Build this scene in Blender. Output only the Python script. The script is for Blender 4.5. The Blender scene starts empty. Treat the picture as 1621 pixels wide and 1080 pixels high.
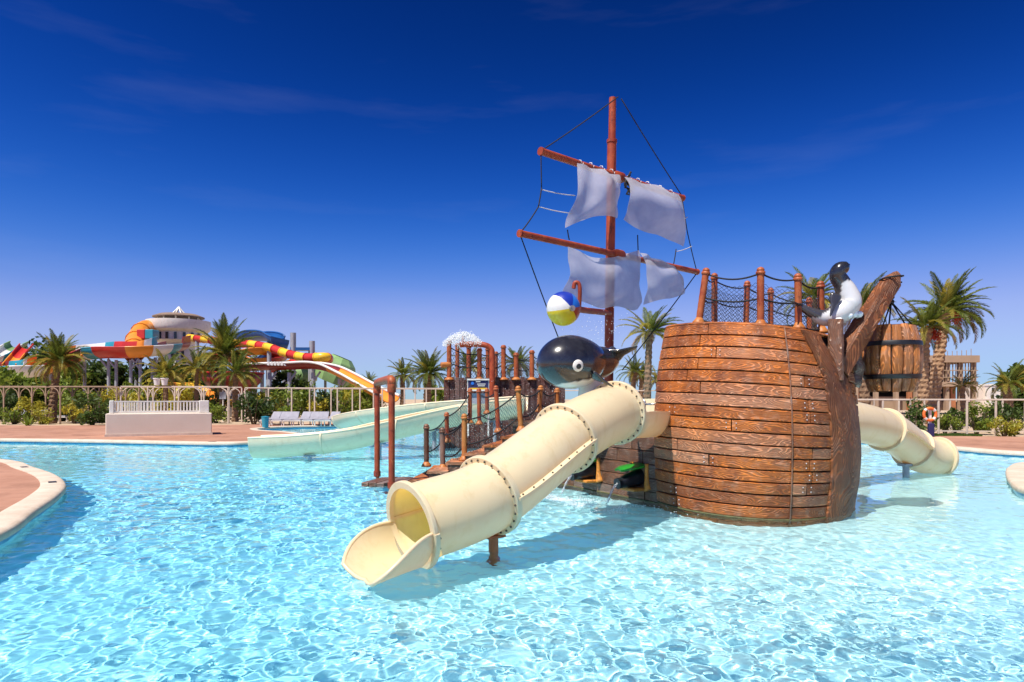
import bpy, bmesh, math, random
import numpy as np
from mathutils import Vector, Matrix, noise as mnoise
from mathutils.geometry import delaunay_2d_cdt
R = math.radians
random.seed(7)
SC = bpy.context.scene
COL = SC.collection
# ---------------------------------------------------------------- camera, sky, sun, exposure
F = 1080.0; CX = 810.5; HZ = 632.0; CH = 1.7          # focal length and horizon of the 1621 px frame, eye height
cam = bpy.data.cameras.new('camera'); camo = bpy.data.objects.new('camera', cam); COL.objects.link(camo)
camo.location = (0, 0, CH); camo.rotation_euler = (math.pi/2, 0, 0)
cam.sensor_width = 36; cam.lens = 36*F/1621; cam.shift_y = (HZ-540)/1621
cam.clip_start = .05; cam.clip_end = 4000
SC.camera = camo
SUN = Vector((-.36, -.40, 1)).normalized()
world = bpy.data.worlds.new('World'); SC.world = world; world.use_nodes = True
_n = world.node_tree; _bg = _n.nodes['Background']
_sky = _n.nodes.new('ShaderNodeTexSky'); _sky.sky_type = 'NISHITA'; _sky.sun_disc = False
_sky.sun_elevation = math.asin(SUN.z); _sky.sun_rotation = math.atan2(SUN.x, SUN.y)
_sky.air_density = 1.0; _sky.dust_density = .0; _sky.ozone_density = 4.0
# the polarised look of the photograph's sky: each channel of the sky raised to a power, the horizon glow held down
_sp = _n.nodes.new('ShaderNodeSeparateColor'); _cb = _n.nodes.new('ShaderNodeCombineColor'); _n.links.new(_sky.outputs[0], _sp.inputs[0])
for _i, (_k, _p, _cap) in enumerate(((.00084, 5.5, .27), (.00306, 3.3, .45), (.001176, 4.1, .68))):
    _m = [_n.nodes.new('ShaderNodeMath') for _ in range(5)]
    for _q, (_o, _v) in zip(_m, (('POWER', _p), ('MULTIPLY', _k*10), ('DIVIDE', _cap*10), ('ADD', 1.0), ('DIVIDE', 1.0))): _q.operation = _o; _q.inputs[1].default_value = _v
    _n.links.new(_sp.outputs[_i], _m[0].inputs[0]); _n.links.new(_m[0].outputs[0], _m[1].inputs[0]); _n.links.new(_m[1].outputs[0], _m[2].inputs[0]); _n.links.new(_m[2].outputs[0], _m[3].inputs[0])
    _n.links.new(_m[1].outputs[0], _m[4].inputs[0]); _n.links.new(_m[3].outputs[0], _m[4].inputs[1]); _n.links.new(_m[4].outputs[0], _cb.inputs[_i])
# thin high cirrus: long faint streaks
_tc = _n.nodes.new('ShaderNodeTexCoord'); _mp = _n.nodes.new('ShaderNodeMapping'); _mp.inputs['Rotation'].default_value = (0, R(24), R(20)); _mp.inputs['Scale'].default_value = (1.1, 1.1, 7)
_nz = _n.nodes.new('ShaderNodeTexNoise'); _nz.inputs['Scale'].default_value = 1.5; _nz.inputs['Detail'].default_value = 6; _nz.inputs['Roughness'].default_value = .55
_rp = _n.nodes.new('ShaderNodeValToRGB'); _rp.color_ramp.elements[0].position = .56; _rp.color_ramp.elements[1].position = .95
_ml = _n.nodes.new('ShaderNodeMath'); _ml.operation = 'MULTIPLY'; _ml.inputs[1].default_value = .09
_mx = _n.nodes.new('ShaderNodeMix'); _mx.data_type = 'RGBA'; _mx.inputs[7].default_value = (4.2, 4.6, 6.0, 1)
_n.links.new(_tc.outputs['Generated'], _mp.inputs[0]); _n.links.new(_mp.outputs[0], _nz.inputs[0]); _n.links.new(_nz.outputs[0], _rp.inputs[0]); _n.links.new(_rp.outputs[0], _ml.inputs[0])
_n.links.new(_ml.outputs[0], _mx.inputs[0]); _n.links.new(_cb.outputs[0], _mx.inputs[6]); _n.links.new(_mx.outputs[2], _bg.inputs[0])
_bg.inputs[1].default_value = .1
sun = bpy.data.lights.new('sun', 'SUN'); sun.energy = 4.6; sun.angle = R(.5); sun.color = (1, .94, .84)
suno = bpy.data.objects.new('sun', sun); COL.objects.link(suno)
suno.rotation_euler = SUN.to_track_quat('Z', 'Y').to_euler(); suno.location = (-20, -10, 50)
SC.view_settings.view_transform = 'Standard'; SC.view_settings.look = 'None'
SC.view_settings.exposure = .62; SC.view_settings.gamma = 1
SC.cycles.use_denoising = True
SC.cycles.max_bounces = 8; SC.cycles.transparent_max_bounces = 16
SC.cycles.sample_clamp_indirect = 6

# ---------------------------------------------------------------- helpers
def P(px, py, Y):            # a point of the place seen at px,py in the photograph, at distance Y
    return Vector(((px-CX)/F*Y, Y, CH-(py-HZ)/F*Y))
def G(px, py, z=0.0):        # the same for a point at height z
    Y = (CH-z)*F/(py-HZ)
    return Vector(((px-CX)/F*Y, Y, z))
def wl(o):
    v = Vector(o.location)
    while o.parent: o = o.parent; v += o.location
    return v
def tag(o, label=None, cat=None, group=None, kind=None):
    if label: o['label'] = label
    if cat: o['category'] = cat
    if group: o['group'] = group
    if kind: o['kind'] = kind
    return o
def thing(name, label, cat, loc=(0, 0, 0), group=None):
    o = bpy.data.objects.new(name, None); COL.objects.link(o); o.location = loc; o.empty_display_size = .2
    return tag(o, label, cat, group)
def link(name, me, mat, parent=None, local=False):
    if mat is not None and len(me.materials) == 0: me.materials.append(mat)
    o = bpy.data.objects.new(name, me); COL.objects.link(o)
    if parent:
        o.parent = parent
        if not local: o.location = -wl(parent)
    return o
def copy_tree(o, parent=None):
    c = o.copy(); COL.objects.link(c); c.parent = parent
    for ch in o.children: copy_tree(ch, c)
    return c
def catmull(pts, n):
    pts = [Vector(p) for p in pts]; m = len(pts); out = []
    for k in range(n):
        s = k/(n-1)*(m-1); i = min(int(s), m-2); u = s-i
        p0 = pts[i-1] if i > 0 else pts[0]*2-pts[1]
        p1, p2 = pts[i], pts[i+1]
        p3 = pts[i+2] if i+2 < m else pts[-1]*2-pts[-2]
        out.append(.5*((2*p1)+(p2-p0)*u+(2*p0-5*p1+4*p2-p3)*u*u+(3*p1-p0-3*p2+p3)*u**3))
    return out
def resample(pts, n):
    L = [0]
    for a, b in zip(pts, pts[1:]): L.append(L[-1]+(b-a).length)
    out = []; j = 0
    for k in range(n):
        d = L[-1]*k/(n-1)
        while j < len(L)-2 and L[j+1] < d: j += 1
        u = (d-L[j])/max(1e-9, L[j+1]-L[j]); out.append(pts[j].lerp(pts[j+1], min(1, max(0, u))))
    return out
def frames(pts, n):          # point, tangent, horizontal side, up
    ps = resample(catmull(pts, n*4), n); fr = []
    for i, p in enumerate(ps):
        t = (ps[min(i+1, n-1)]-ps[max(i-1, 0)]).normalized()
        s = t.cross(Vector((0, 0, 1)))
        s = s.normalized() if s.length > 1e-4 else Vector((1, 0, 0))
        fr.append((p, t, s, s.cross(t)))
    return fr
class MB:
    def __init__(s): s.v = []; s.f = []; s.uv = None; s.vc = None
    def add(s, vs, fs):
        b = len(s.v); s.v += [tuple(x) for x in vs]; s.f += [tuple(i+b for i in f) for f in fs]; return s
    def box(s, c, d, rz=0, M=None, bev=0):
        x, y, z = d[0]/2, d[1]/2, d[2]/2
        if bev:
            b = bev; vs = []; 
            for sx in (-1, 1):
                for sy in (-1, 1):
                    for sz in (-1, 1):
                        vs += [Vector((sx*x, sy*(y-b), sz*(z-b))), Vector((sx*(x-b), sy*y, sz*(z-b))), Vector((sx*(x-b), sy*(y-b), sz*z))]
            bm = bmesh.new()
            for q in vs: bm.verts.new(q)
            r = bmesh.ops.convex_hull(bm, input=bm.verts)
            bmesh.ops.dissolve_limit(bm, angle_limit=.01, verts=bm.verts, edges=bm.edges)
            bm.verts.index_update(); vs = [q.co.copy() for q in bm.verts]; fs = [[q.index for q in f.verts] for f in bm.faces]; bm.free()
        else:
            vs = [Vector((a*x, b*y, e*z)) for a in (-1, 1) for b in (-1, 1) for e in (-1, 1)]
            fs = [(0, 1, 3, 2), (4, 6, 7, 5), (0, 4, 5, 1), (2, 3, 7, 6), (0, 2, 6, 4), (1, 5, 7, 3)]
        m = M if M is not None else Matrix.Rotation(rz, 3, 'Z')
        return s.add([m @ q + Vector(c) for q in vs], fs)
    def beam(s, a, b, w, h=None, up=(0, 0, 1), bev=0):
        a, b = Vector(a), Vector(b); t = (b-a); L = t.length; t.normalize(); u = Vector(up)
        sd = t.cross(u)
        if sd.length < 1e-3: sd = t.cross(Vector((0, 1, 0)))
        sd.normalize(); u = sd.cross(t)
        M = Matrix((t, sd, u)).transposed()
        return s.box((a+b)/2, (L, w, h or w), M=M, bev=bev)
    def tube(s, pts, r, seg=8, cap=True, ref=(0, 0, 1)):
        pts = [Vector(p) for p in pts]; n = len(pts); rs = r if isinstance(r, (list, tuple)) else [r]*n
        vs = []; fs = []; ref = Vector(ref); pu = None
        for i, p in enumerate(pts):
            t = (pts[min(i+1, n-1)]-pts[max(i-1, 0)]).normalized()
            if pu is None:
                x = t.cross(ref)
                if x.length < .1: x = t.cross(Vector((1, 0, 0)))
            else: x = pu-t*pu.dot(t)
            x.normalize(); pu = x; y = t.cross(x)
            rr = rs[i]; ra, rb = rr if isinstance(rr, (list, tuple)) else (rr, rr)
            for k in range(seg):
                a = 2*math.pi*k/seg; vs.append(p+x*(ra*math.cos(a))+y*(rb*math.sin(a)))
        for i in range(n-1):
            for k in range(seg):
                k2 = (k+1) % seg; fs.append((i*seg+k, i*seg+k2, (i+1)*seg+k2, (i+1)*seg+k))
        if cap: fs.append(tuple(range(seg-1, -1, -1))); fs.append(tuple((n-1)*seg+k for k in range(seg)))
        return s.add(vs, fs)
    def lathe(s, prof, c=(0, 0, 0), seg=16, a0=0, a1=2*math.pi, M=None):
        full = abs(a1-a0-2*math.pi) < 1e-6; m = seg if full else seg+1; vs = []; fs = []; c = Vector(c)
        for r, z in prof:
            for k in range(m):
                a = a0+(a1-a0)*k/seg; q = Vector((r*math.cos(a), r*math.sin(a), z)); vs.append((M @ q if M else q)+c)
        for i in range(len(prof)-1):
            for k in range(seg):
                k2 = (k+1) % m; fs.append((i*m+k, i*m+k2, (i+1)*m+k2, (i+1)*m+k))
        return s.add(vs, fs)
    def ball(s, c, r, u=12, w=8, sc=(1, 1, 1), M=None):
        prof = [(math.sin(math.pi*i/w), -math.cos(math.pi*i/w)) for i in range(w+1)]
        b = len(s.v); s.lathe(prof, (0, 0, 0), u); 
        for i in range(b, len(s.v)):
            q = Vector((s.v[i][0]*r*sc[0], s.v[i][1]*r*sc[1], s.v[i][2]*r*sc[2]))
            s.v[i] = tuple((M @ q if M else q)+Vector(c))
        return s
    def shell(s, g, t):          # a grid of points thickened to a sheet of thickness t
        ni, nj = len(g), len(g[0]); vs = []; back = []
        for i in range(ni):
            for j in range(nj):
                a = g[min(i+1, ni-1)][j]-g[max(i-1, 0)][j]; b = g[i][min(j+1, nj-1)]-g[i][max(j-1, 0)]
                n = a.cross(b); n = n.normalized() if n.length > 1e-9 else Vector((0, 0, 1))
                vs.append(g[i][j]+n*(t/2)); back.append(g[i][j]-n*(t/2))
        N = ni*nj; I = lambda i, j: i*nj+j; fs = []
        for i in range(ni-1):
            for j in range(nj-1):
                fs.append((I(i, j), I(i+1, j), I(i+1, j+1), I(i, j+1)))
                fs.append((N+I(i, j), N+I(i, j+1), N+I(i+1, j+1), N+I(i+1, j)))
        for i in range(ni-1):
            for j in (0, nj-1):
                q = (I(i, j), I(i+1, j), N+I(i+1, j), N+I(i, j)); fs.append(q if j else q[::-1])
        for j in range(nj-1):
            for i in (0, ni-1):
                q = (I(i, j), I(i, j+1), N+I(i, j+1), N+I(i, j)); fs.append(q[::-1] if i else q)
        return s.add(vs+back, fs)
    def mesh(s, name, smooth=False, angle=None):
        me = bpy.data.meshes.new(name); me.from_pydata(s.v, [], s.f); me.update()
        if smooth:
            me.polygons.foreach_set('use_smooth', [True]*len(me.polygons))
            if angle is not None: me.set_sharp_from_angle(angle=R(angle))
        if s.uv:
            ul = me.uv_layers.new(name='uv'); vi = np.empty(len(me.loops), int); me.loops.foreach_get('vertex_index', vi)
            ul.data.foreach_set('uv', np.array(s.uv)[vi].ravel())
        if s.vc:
            ca = me.color_attributes.new('paint', 'FLOAT_COLOR', 'POINT'); ca.data.foreach_set('color', np.array(s.vc).ravel())
        me.validate()
        return me
    def build(s, name, mat, parent=None, smooth=False, angle=None, local=False, label=None):
        o = link(name, s.mesh(name, smooth, angle), mat, parent, local)
        if label: o['label'] = label
        return o

# ---------------------------------------------------------------- materials
class NT:
    def __init__(s, name):
        s.m = bpy.data.materials.new(name); s.m.use_nodes = True; s.t = s.m.node_tree
        s.b = s.t.nodes['Principled BSDF']; s.out = s.t.nodes['Material Output']
    def n(s, typ, **kw):
        q = s.t.nodes.new('ShaderNode'+typ)
        for k, v in kw.items(): setattr(q, k, v)
        return q
    def l(s, a, b): s.t.links.new(a, b)
    def val(s, sock, v):
        if isinstance(v, bpy.types.NodeSocket): s.l(v, sock)
        else: sock.default_value = v
    def coord(s, kind='Object', scale=(1, 1, 1)):
        c = s.n('TexCoord'); mp = s.n('Mapping'); s.l(c.outputs[kind], mp.inputs[0]); mp.inputs['Scale'].default_value = scale; return mp.outputs[0]
    def noise(s, vec, scale, detail=4, rough=.55, dist=0):
        q = s.n('TexNoise'); s.l(vec, q.inputs['Vector']); q.inputs['Scale'].default_value = scale; q.inputs['Detail'].default_value = detail
        q.inputs['Roughness'].default_value = rough; q.inputs['Distortion'].default_value = dist; return q.outputs[0]
    def ramp(s, fac, stops):
        q = s.n('ValToRGB'); s.l(fac, q.inputs[0]); e = q.color_ramp.elements
        while len(e) < len(stops): e.new(.5)
        for k, (p, c) in zip(e, stops): k.position = p; k.color = (*c, 1) if len(c) == 3 else c
        return q.outputs[0]
    def mix(s, fac, a, b, typ='MIX'):
        q = s.n('Mix', data_type='RGBA', blend_type=typ); s.val(q.inputs[0], fac)
        for i, v in ((6, a), (7, b)):
            if isinstance(v, bpy.types.NodeSocket): s.l(v, q.inputs[i])
            else: q.inputs[i].default_value = (*v, 1)
        return q.outputs[2]
    def math(s, op, a, b=0.0):
        q = s.n('Math', operation=op); s.val(q.inputs[0], a); s.val(q.inputs[1], b); return q.outputs[0]
    def bump(s, h, strength=.3, dist=.02):
        q = s.n('Bump'); s.l(h, q.inputs['Height']); q.inputs['Strength'].default_value = strength; q.inputs['Distance'].default_value = dist
        s.l(q.outputs[0], s.b.inputs['Normal'])
    def base(s, c):
        s.val(s.b.inputs['Base Color'], c if isinstance(c, bpy.types.NodeSocket) else (*c, 1))
    def fin(s, rough=.5, spec=.5, metal=0):
        s.val(s.b.inputs['Roughness'], rough); s.b.inputs['Specular IOR Level'].default_value = spec; s.b.inputs['Metallic'].default_value = metal
        return s.m
def paint(name, c, rough=.5, var=.12, scale=3, spec=.5, bump=0, metal=0, dirt=None):
    q = NT(name); v = q.coord(); f = q.noise(v, scale, 5, .6)
    lo = tuple(x*(1-var) for x in c); hi = tuple(min(1, x*(1+var)) for x in c)
    col = q.ramp(f, [(.3, lo), (.7, hi)])
    if dirt:
        g = q.ramp(q.noise(v, scale*2.3, 6, .7), [(.5, (0, 0, 0)), (.72, (1, 1, 1))]); col = q.mix(g, col, dirt)
    q.base(col)
    if bump: q.bump(q.noise(v, scale*6, 4), bump, .02)
    return q.fin(rough, spec, metal)
def vcol_mat(name, rough=.3):
    q = NT(name); a = q.n('VertexColor', layer_name='paint'); f = q.noise(q.coord(), 9, 5, .6)
    q.base(q.mix(q.ramp(f, [(.30, (.07,)*3), (.7, (0, 0, 0))]), a.outputs[0], (.25, .25, .27)))
    q.b.inputs['Coat Weight'].default_value = .6; q.b.inputs['Coat Roughness'].default_value = .12
    return q.fin(rough)
def plank_mat(name, a=(.72, .20, .024), b=(.26, .066, .018), pale=(.64, .36, .23), amt=.45, rough=.58, bump=.9):
    q = NT(name); oi = q.n('ObjectInfo'); uvn = q.n('UVMap')
    off = q.n('VectorMath', operation='SCALE'); cmb = q.n('CombineXYZ'); q.l(oi.outputs['Random'], cmb.inputs[0]); q.l(oi.outputs['Random'], cmb.inputs[1])
    q.l(cmb.outputs[0], off.inputs[0]); off.inputs['Scale'].default_value = 53.7
    ad = q.n('VectorMath', operation='ADD'); q.l(uvn.outputs[0], ad.inputs[0]); q.l(off.outputs[0], ad.inputs[1])
    mp = q.n('Mapping'); q.l(ad.outputs[0], mp.inputs[0]); mp.inputs['Scale'].default_value = (1.3, 6.5, 1)
    n1 = q.noise(mp.outputs[0], 1.0, 1.5, .45, .4)
    ring = q.math('SINE', q.math('MULTIPLY', n1, 120.0))
    rg = q.ramp(ring, [(.0, (0, 0, 0)), (.45, (.5,)*3), (.9, (1, 1, 1))])
    n2 = q.noise(mp.outputs[0], 3.0, 6, .65); n3 = q.noise(q.coord(), 2.2, 5, .65); n4 = q.noise(q.coord(), 7, 6, .7)
    col = q.mix(q.ramp(n3, [(.34, (0, 0, 0)), (.62, (1, 1, 1))]), b, a)
    col = q.mix(q.ramp(oi.outputs['Random'], [(.0, (.62,)*3), (.30, (0, 0, 0)), (1, (0, 0, 0))]), col, b); col = q.mix(q.ramp(oi.outputs['Random'], [(.62, (0, 0, 0)), (1, (.62,)*3)]), col, pale)
    col = q.mix(q.math('MULTIPLY', q.ramp(n4, [(.50, (0, 0, 0)), (.68, (1, 1, 1))]), amt), col, pale)
    col = q.mix(q.math('MULTIPLY', q.math('SUBTRACT', 1.0, rg), .5), col, (.05, .018, .008))
    q.base(col)
    h = q.math('ADD', q.math('MULTIPLY', rg, .6), q.math('MULTIPLY', n2, .5)); q.bump(h, bump, .012)
    return q.fin(rough, .45)
def rust_mat(name, a=(.28, .052, .018), b=(.11, .022, .010), c=(.42, .12, .035)):
    q = NT(name); v = q.coord(); f = q.noise(v, 5, 6, .65); g = q.noise(q.coord(scale=(1, 1, .35)), 14, 5, .7)
    col = q.mix(q.ramp(f, [(.36, (0, 0, 0)), (.66, (1, 1, 1))]), a, c); col = q.mix(q.ramp(g, [(.56, (0, 0, 0)), (.66, (.85,)*3)]), col, b)
    q.base(col); q.bump(g, .35, .01); return q.fin(.5, .4)
def leaf_mat(name, a, b, rough=.5, trans=.42):
    q = NT(name); oi = q.n('ObjectInfo'); g = q.n('NewGeometry'); f = q.noise(q.coord(), 4, 3, .6)
    rp = q.math('ADD', q.math('MULTIPLY', g.outputs['Random Per Island'], .65), q.math('MULTIPLY', f, .35))
    rp = q.math('ADD', rp, q.math('MULTIPLY', q.math('SUBTRACT', oi.outputs['Random'], .5), .3))
    col = q.ramp(rp, [(.15, a), (.85, b)]); q.base(col); q.fin(rough, .35)
    tr = q.n('BsdfTranslucent'); q.l(col, tr.inputs[0]); mx = q.n('MixShader'); mx.inputs[0].default_value = trans
    q.l(q.b.outputs[0], mx.inputs[1]); q.l(tr.outputs[0], mx.inputs[2]); q.l(mx.outputs[0], q.out.inputs[0]); return q.m
def plastic_mat(name, c, tc, trans=.12, rough=.28):
    q = NT(name); v = q.coord(); f = q.noise(v, 1.6, 5, .6); g = q.noise(q.coord(scale=(1, 1, .4)), 5, 6, .7)
    col = q.ramp(f, [(.3, tuple(x*.93 for x in c)), (.7, c)])
    col = q.mix(q.ramp(g, [(.52, (0, 0, 0)), (.78, (.55,)*3)]), col, tuple(x*y for x, y in zip(c, (.70, .62, .48))))
    q.base(col); q.fin(rough, .45); q.bump(q.noise(v, 2.5, 3), .06, .02)
    tr = q.n('BsdfTranslucent'); tr.inputs[0].default_value = (*tc, 1); mx = q.n('MixShader'); mx.inputs[0].default_value = trans
    q.l(q.b.outputs[0], mx.inputs[1]); q.l(tr.outputs[0], mx.inputs[2]); q.l(mx.outputs[0], q.out.inputs[0]); return q.m
def sail_mat():
    q = NT('sailcloth'); v = q.coord(); f = q.noise(v, 2.2, 5, .6)
    col = q.ramp(f, [(.3, (.48, .47, .56)), (.7, (.68, .66, .73))]); q.base(col); q.fin(.85, .1)
    w = q.n('TexWave'); q.l(v, w.inputs[0]); w.inputs['Scale'].default_value = 40; q.bump(w.outputs[1], .05, .005)
    tr = q.n('BsdfTranslucent'); q.l(col, tr.inputs[0]); mx = q.n('MixShader'); mx.inputs[0].default_value = .5
    q.l(q.b.outputs[0], mx.inputs[1]); q.l(tr.outputs[0], mx.inputs[2])
    tp = q.n('BsdfTransparent'); m2 = q.n('MixShader'); m2.inputs[0].default_value = .46
    q.l(mx.outputs[0], m2.inputs[1]); q.l(tp.outputs[0], m2.inputs[2]); q.l(m2.outputs[0], q.out.inputs[0]); return q.m
def water_mat():
    q = NT('pool_water_surface'); q.t.nodes.remove(q.b); g = q.n('BsdfGlass'); g.inputs['IOR'].default_value = 1.33
    g.inputs['Roughness'].default_value = 0; g.inputs['Color'].default_value = (.88, .99, 1, 1); q.l(g.outputs[0], q.out.inputs[0]); return q.m
def glass_mat():
    q = NT('falling_water'); q.base((.93, .97, 1)); q.b.inputs['Transmission Weight'].default_value = .75; q.b.inputs['IOR'].default_value = 1.33
    return q.fin(.12)
def ground_mat(name, c1, c2, s, rough=.85, bump=.3, joints=None, stain=False):
    q = NT(name); v = q.coord(); a = q.noise(v, s, 6, .6); b = q.noise(v, s*12, 5, .7)
    col = q.ramp(q.math('ADD', q.math('MULTIPLY', a, .65), q.math('MULTIPLY', b, .35)), [(.38, c1), (.62, c2)])
    if joints:
        br = q.n('TexBrick'); q.l(v, br.inputs[0]); br.inputs['Scale'].default_value = 1; br.inputs['Mortar Size'].default_value = .008
        br.inputs['Brick Width'].default_value = joints; br.inputs['Row Height'].default_value = joints; br.offset = 0
        col = q.mix(q.math('MULTIPLY', br.outputs[1], .45), col, tuple(x*.45 for x in c1))
    if stain:
        st = q.ramp(q.noise(v, .9, 5, .6, .6), [(.52, (0, 0, 0)), (.66, (1, 1, 1))]); col = q.mix(q.math('MULTIPLY', st, .45), col, tuple(x*.5 for x in c1))
    q.base(col); q.bump(b, bump, .02); return q.fin(rough, .25)

M = {}
M['water'] = water_mat(); M['jet'] = glass_mat()
def pool_mat():      # light absorbed by deeper water, put into the colour: bluer left, paler right
    q = NT('pool_floor_depth_tint'); v = q.coord(); n_ = q.noise(v, 1.2, 6, .6); sx = q.n('SeparateXYZ'); q.l(v, sx.inputs[0])
    u = q.math('ADD', q.math('MULTIPLY', sx.outputs[0], .12), q.math('ADD', q.math('MULTIPLY', q.noise(v, .35, 3), .8), -.02))
    col = q.mix(q.ramp(u, [(.0, (0, 0, 0)), (.95, (1, 1, 1))]), (.37, .76, .86), (.68, .86, .89))
    q.base(q.mix(q.ramp(n_, [(.35, (0, 0, 0)), (.7, (.14,)*3)]), col, (.75, .9, .92))); return q.fin(.6, .3)
M['pool'] = pool_mat()
M['tile'] = ground_mat('waterline_tile', (.05, .28, .50), (.10, .40, .62), 3, .3, .05, .25)
M['deck'] = ground_mat('pink_deck', (.33, .160, .10), (.46, .245, .165), .35, .8, .25, 1.2, True)
M['coping'] = ground_mat('pale_coping', (.52, .41, .31), (.66, .56, .45), 2.0, .7, .25)
M['sand'] = ground_mat('sandy_ground', (.40, .29, .19), (.52, .39, .27), .25, .95, .5)
M['grass'] = leaf_mat('lawn_grass', (.05, .10, .015), (.12, .20, .03))
M['cream'] = plastic_mat('cream_fibreglass', (.88, .79, .54), (1.0, .60, .035), .30, .26)
M['palecream'] = plastic_mat('pale_cream_fibreglass', (.98, .81, .55), (.8, .7, .35), .10, .3)
M['bolt'] = paint('dark_bolt', (.05, .035, .02), .6, .3)
M['plank'] = plank_mat('hull_plank')
M['plank_dark'] = plank_mat('wet_plank', (.27, .12, .06), (.12, .058, .035), (.33, .26, .22), .5, .4)
M['stem'] = plank_mat('stem_timber', (.40, .13, .035), (.15, .046, .016), (.42, .25, .16), .25, .55, 1.4)
M['joint'] = paint('dark_joint', (.025, .014, .009), .9, .4)
M['post'] = rust_mat('rust_red_post'); M['rust'] = rust_mat('rust_pipe', (.26, .035, .014), (.10, .016, .008), (.40, .075, .022))
M['orangepost'] = rust_mat('orange_post', (.40, .12, .025), (.16, .045, .015), (.5, .2, .05))
M['rope'] = paint('black_rope', (.012, .012, .014), .8, .4); M['net'] = paint('dark_net', (.03, .035, .05), .8, .4)
M['whiterope'] = paint('pale_cord', (.6, .58, .58), .8, .2)
M['sail'] = sail_mat(); M['vcol'] = vcol_mat('painted_figure', .22)
M['green'] = paint('green_flap', (.015, .24, .02), .35, .25); M['orange'] = paint('orange_bracket', (.62, .24, .035), .6, .2, 9, dirt=(.18, .08, .03))
M['blackpipe'] = paint('black_plastic_pipe', (.010, .013, .018), .3, .4)
M['stave'] = plank_mat('barrel_stave', (.72, .24, .05), (.38, .15, .05), (.55, .36, .28), .5)
M['hoop'] = paint('black_hoop', (.012, .012, .013), .45, .4, 12)
M['steel'] = paint('steel', (.45, .45, .46), .3, .1, metal=.9)
M['white'] = paint('white_paint', (.74, .70, .64), .6, .06, 1.2, dirt=(.6, .53, .45))
M['wall'] = paint('rendered_wall', (.66, .56, .46), .8, .06, .8, bump=.1)
M['fence'] = paint('pale_fence', (.60, .49, .39), .7, .15, 2); M['woodfence'] = paint('weathered_wood', (.36, .25, .165), .85, .25, 2)
M['trunk'] = paint('palm_trunk', (.21, .125, .07), .95, .35, 5, bump=.6); M['trunk2'] = paint('pale_palm_trunk', (.32, .19, .105), .95, .3, 5, bump=.6)
M['frond'] = leaf_mat('palm_frond', (.040, .070, .010), (.19, .22, .03)); M['frondy'] = leaf_mat('yellow_frond', (.17, .16, .02), (.42, .33, .05))
M['frondd'] = leaf_mat('dead_frond', (.20, .12, .05), (.34, .22, .10))
M['leafd'] = leaf_mat('dark_leaf', (.02, .05, .010), (.11, .16, .028)); M['leafm'] = leaf_mat('mid_leaf', (.08, .14, .015), (.28, .33, .045))
M['leafy'] = leaf_mat('yellow_leaf', (.25, .26, .025), (.60, .50, .06)); M['twig'] = paint('twig', (.11, .075, .045), .9, .3)
M['dates'] = paint('red_dates', (.45, .035, .015), .6, .3, 20)
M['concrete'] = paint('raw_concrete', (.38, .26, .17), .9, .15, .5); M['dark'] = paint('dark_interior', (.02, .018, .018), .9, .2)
M['brick'] = paint('orange_brick', (.40, .15, .06), .9, .2, 1)
M['glasspane'] = paint('window_glass', (.03, .04, .05), .1, .2)
M['red'] = paint('red_fibreglass', (.50, .03, .02), .35, .15, 1); M['maroon'] = paint('maroon_fibreglass', (.22, .022, .018), .35, .2, 1)
M['orangef'] = paint('orange_fibreglass', (.75, .26, .025), .35, .12, 1); M['yellow'] = paint('yellow_fibreglass', (.85, .50, .03), .35, .1, 1)
M['teal'] = paint('teal_fibreglass', (.03, .26, .34), .35, .15, 1); M['whitef'] = paint('white_fibreglass', (.72, .70, .66), .35, .08, 1)
M['blue'] = paint('blue_fibreglass', (.015, .09, .28), .35, .2, 1); M['greenf'] = paint('green_fibreglass', (.22, .36, .14), .4, .15, 1)
M['column'] = paint('grey_steel_column', (.32, .33, .37), .6, .15, 1)
M['navy'] = paint('navy_sign', (.02, .02, .09), .5, .1); M['buoy'] = paint('orange_buoy', (.75, .16, .03), .5, .15)
M['cloth'] = paint('lounger_cloth', (.30, .29, .33), .9, .12); M['pot'] = paint('white_pot', (.78, .74, .70), .6, .08)
M['canopy'] = paint('brown_canopy', (.22, .15, .11), .8, .2); M['skin'] = paint('skin', (.35, .19, .12), .6, .1)
M['blueshirt'] = paint('blue_cloth', (.02, .06, .35), .8, .2); M['foam'] = paint('white_foam', (.85, .9, .92), .6, .05)
M['sprayed'] = plank_mat('maroon_plank', (.15, .035, .022), (.07, .018, .014), (.3, .22, .2), .5)
M['moss'] = paint('algae_line', (.09, .085, .03), .7, .4, 8)
M['hair'] = paint('dark_hair', (.02, .014, .01), .7, .2)

# ================================================================ SETTING: pool, water, deck, ground
_op = [(-4.6, 1.2), (-4.9, 3.2), (-5.3, 5.6), (-6.0, 8.0), (-6.7, 9.5), (-7.44, 11.1), (-8.2, 12.45), (-9.37, 13.95), (-10.9, 15.5), (-13.2, 17.6), (-18, 19.6), (-24, 20.6), (-29, 22),
       (-29, 25.5), (-24.5, 26.9), (-19.9, 26.5), (-15.3, 25.6), (-10.8, 24.4), (-9.4, 24.9), (-8.4, 26.6), (-8.8, 29.5), (-10.6, 32.3), (-12.6, 34.2), (-13.5, 36.8), (-12, 39.8), (-6, 41.2), (1, 41), (7, 38.4), (10.8, 33), (13.1, 26.5),
       (14.2, 22.2), (14.7, 20.1), (17, 18.9), (22, 18.3), (22.5, 16.6), (18, 16.9), (14.5, 17.2), (12.6, 16.75), (11.4, 15.6), (10.42, 14.3), (9.55, 13.0), (8.95, 11.9), (8.6, 10), (8.5, 6), (8.2, 3), (7.6, 1.2), (5, .6), (0, .5), (-3.6, .6)]
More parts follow.
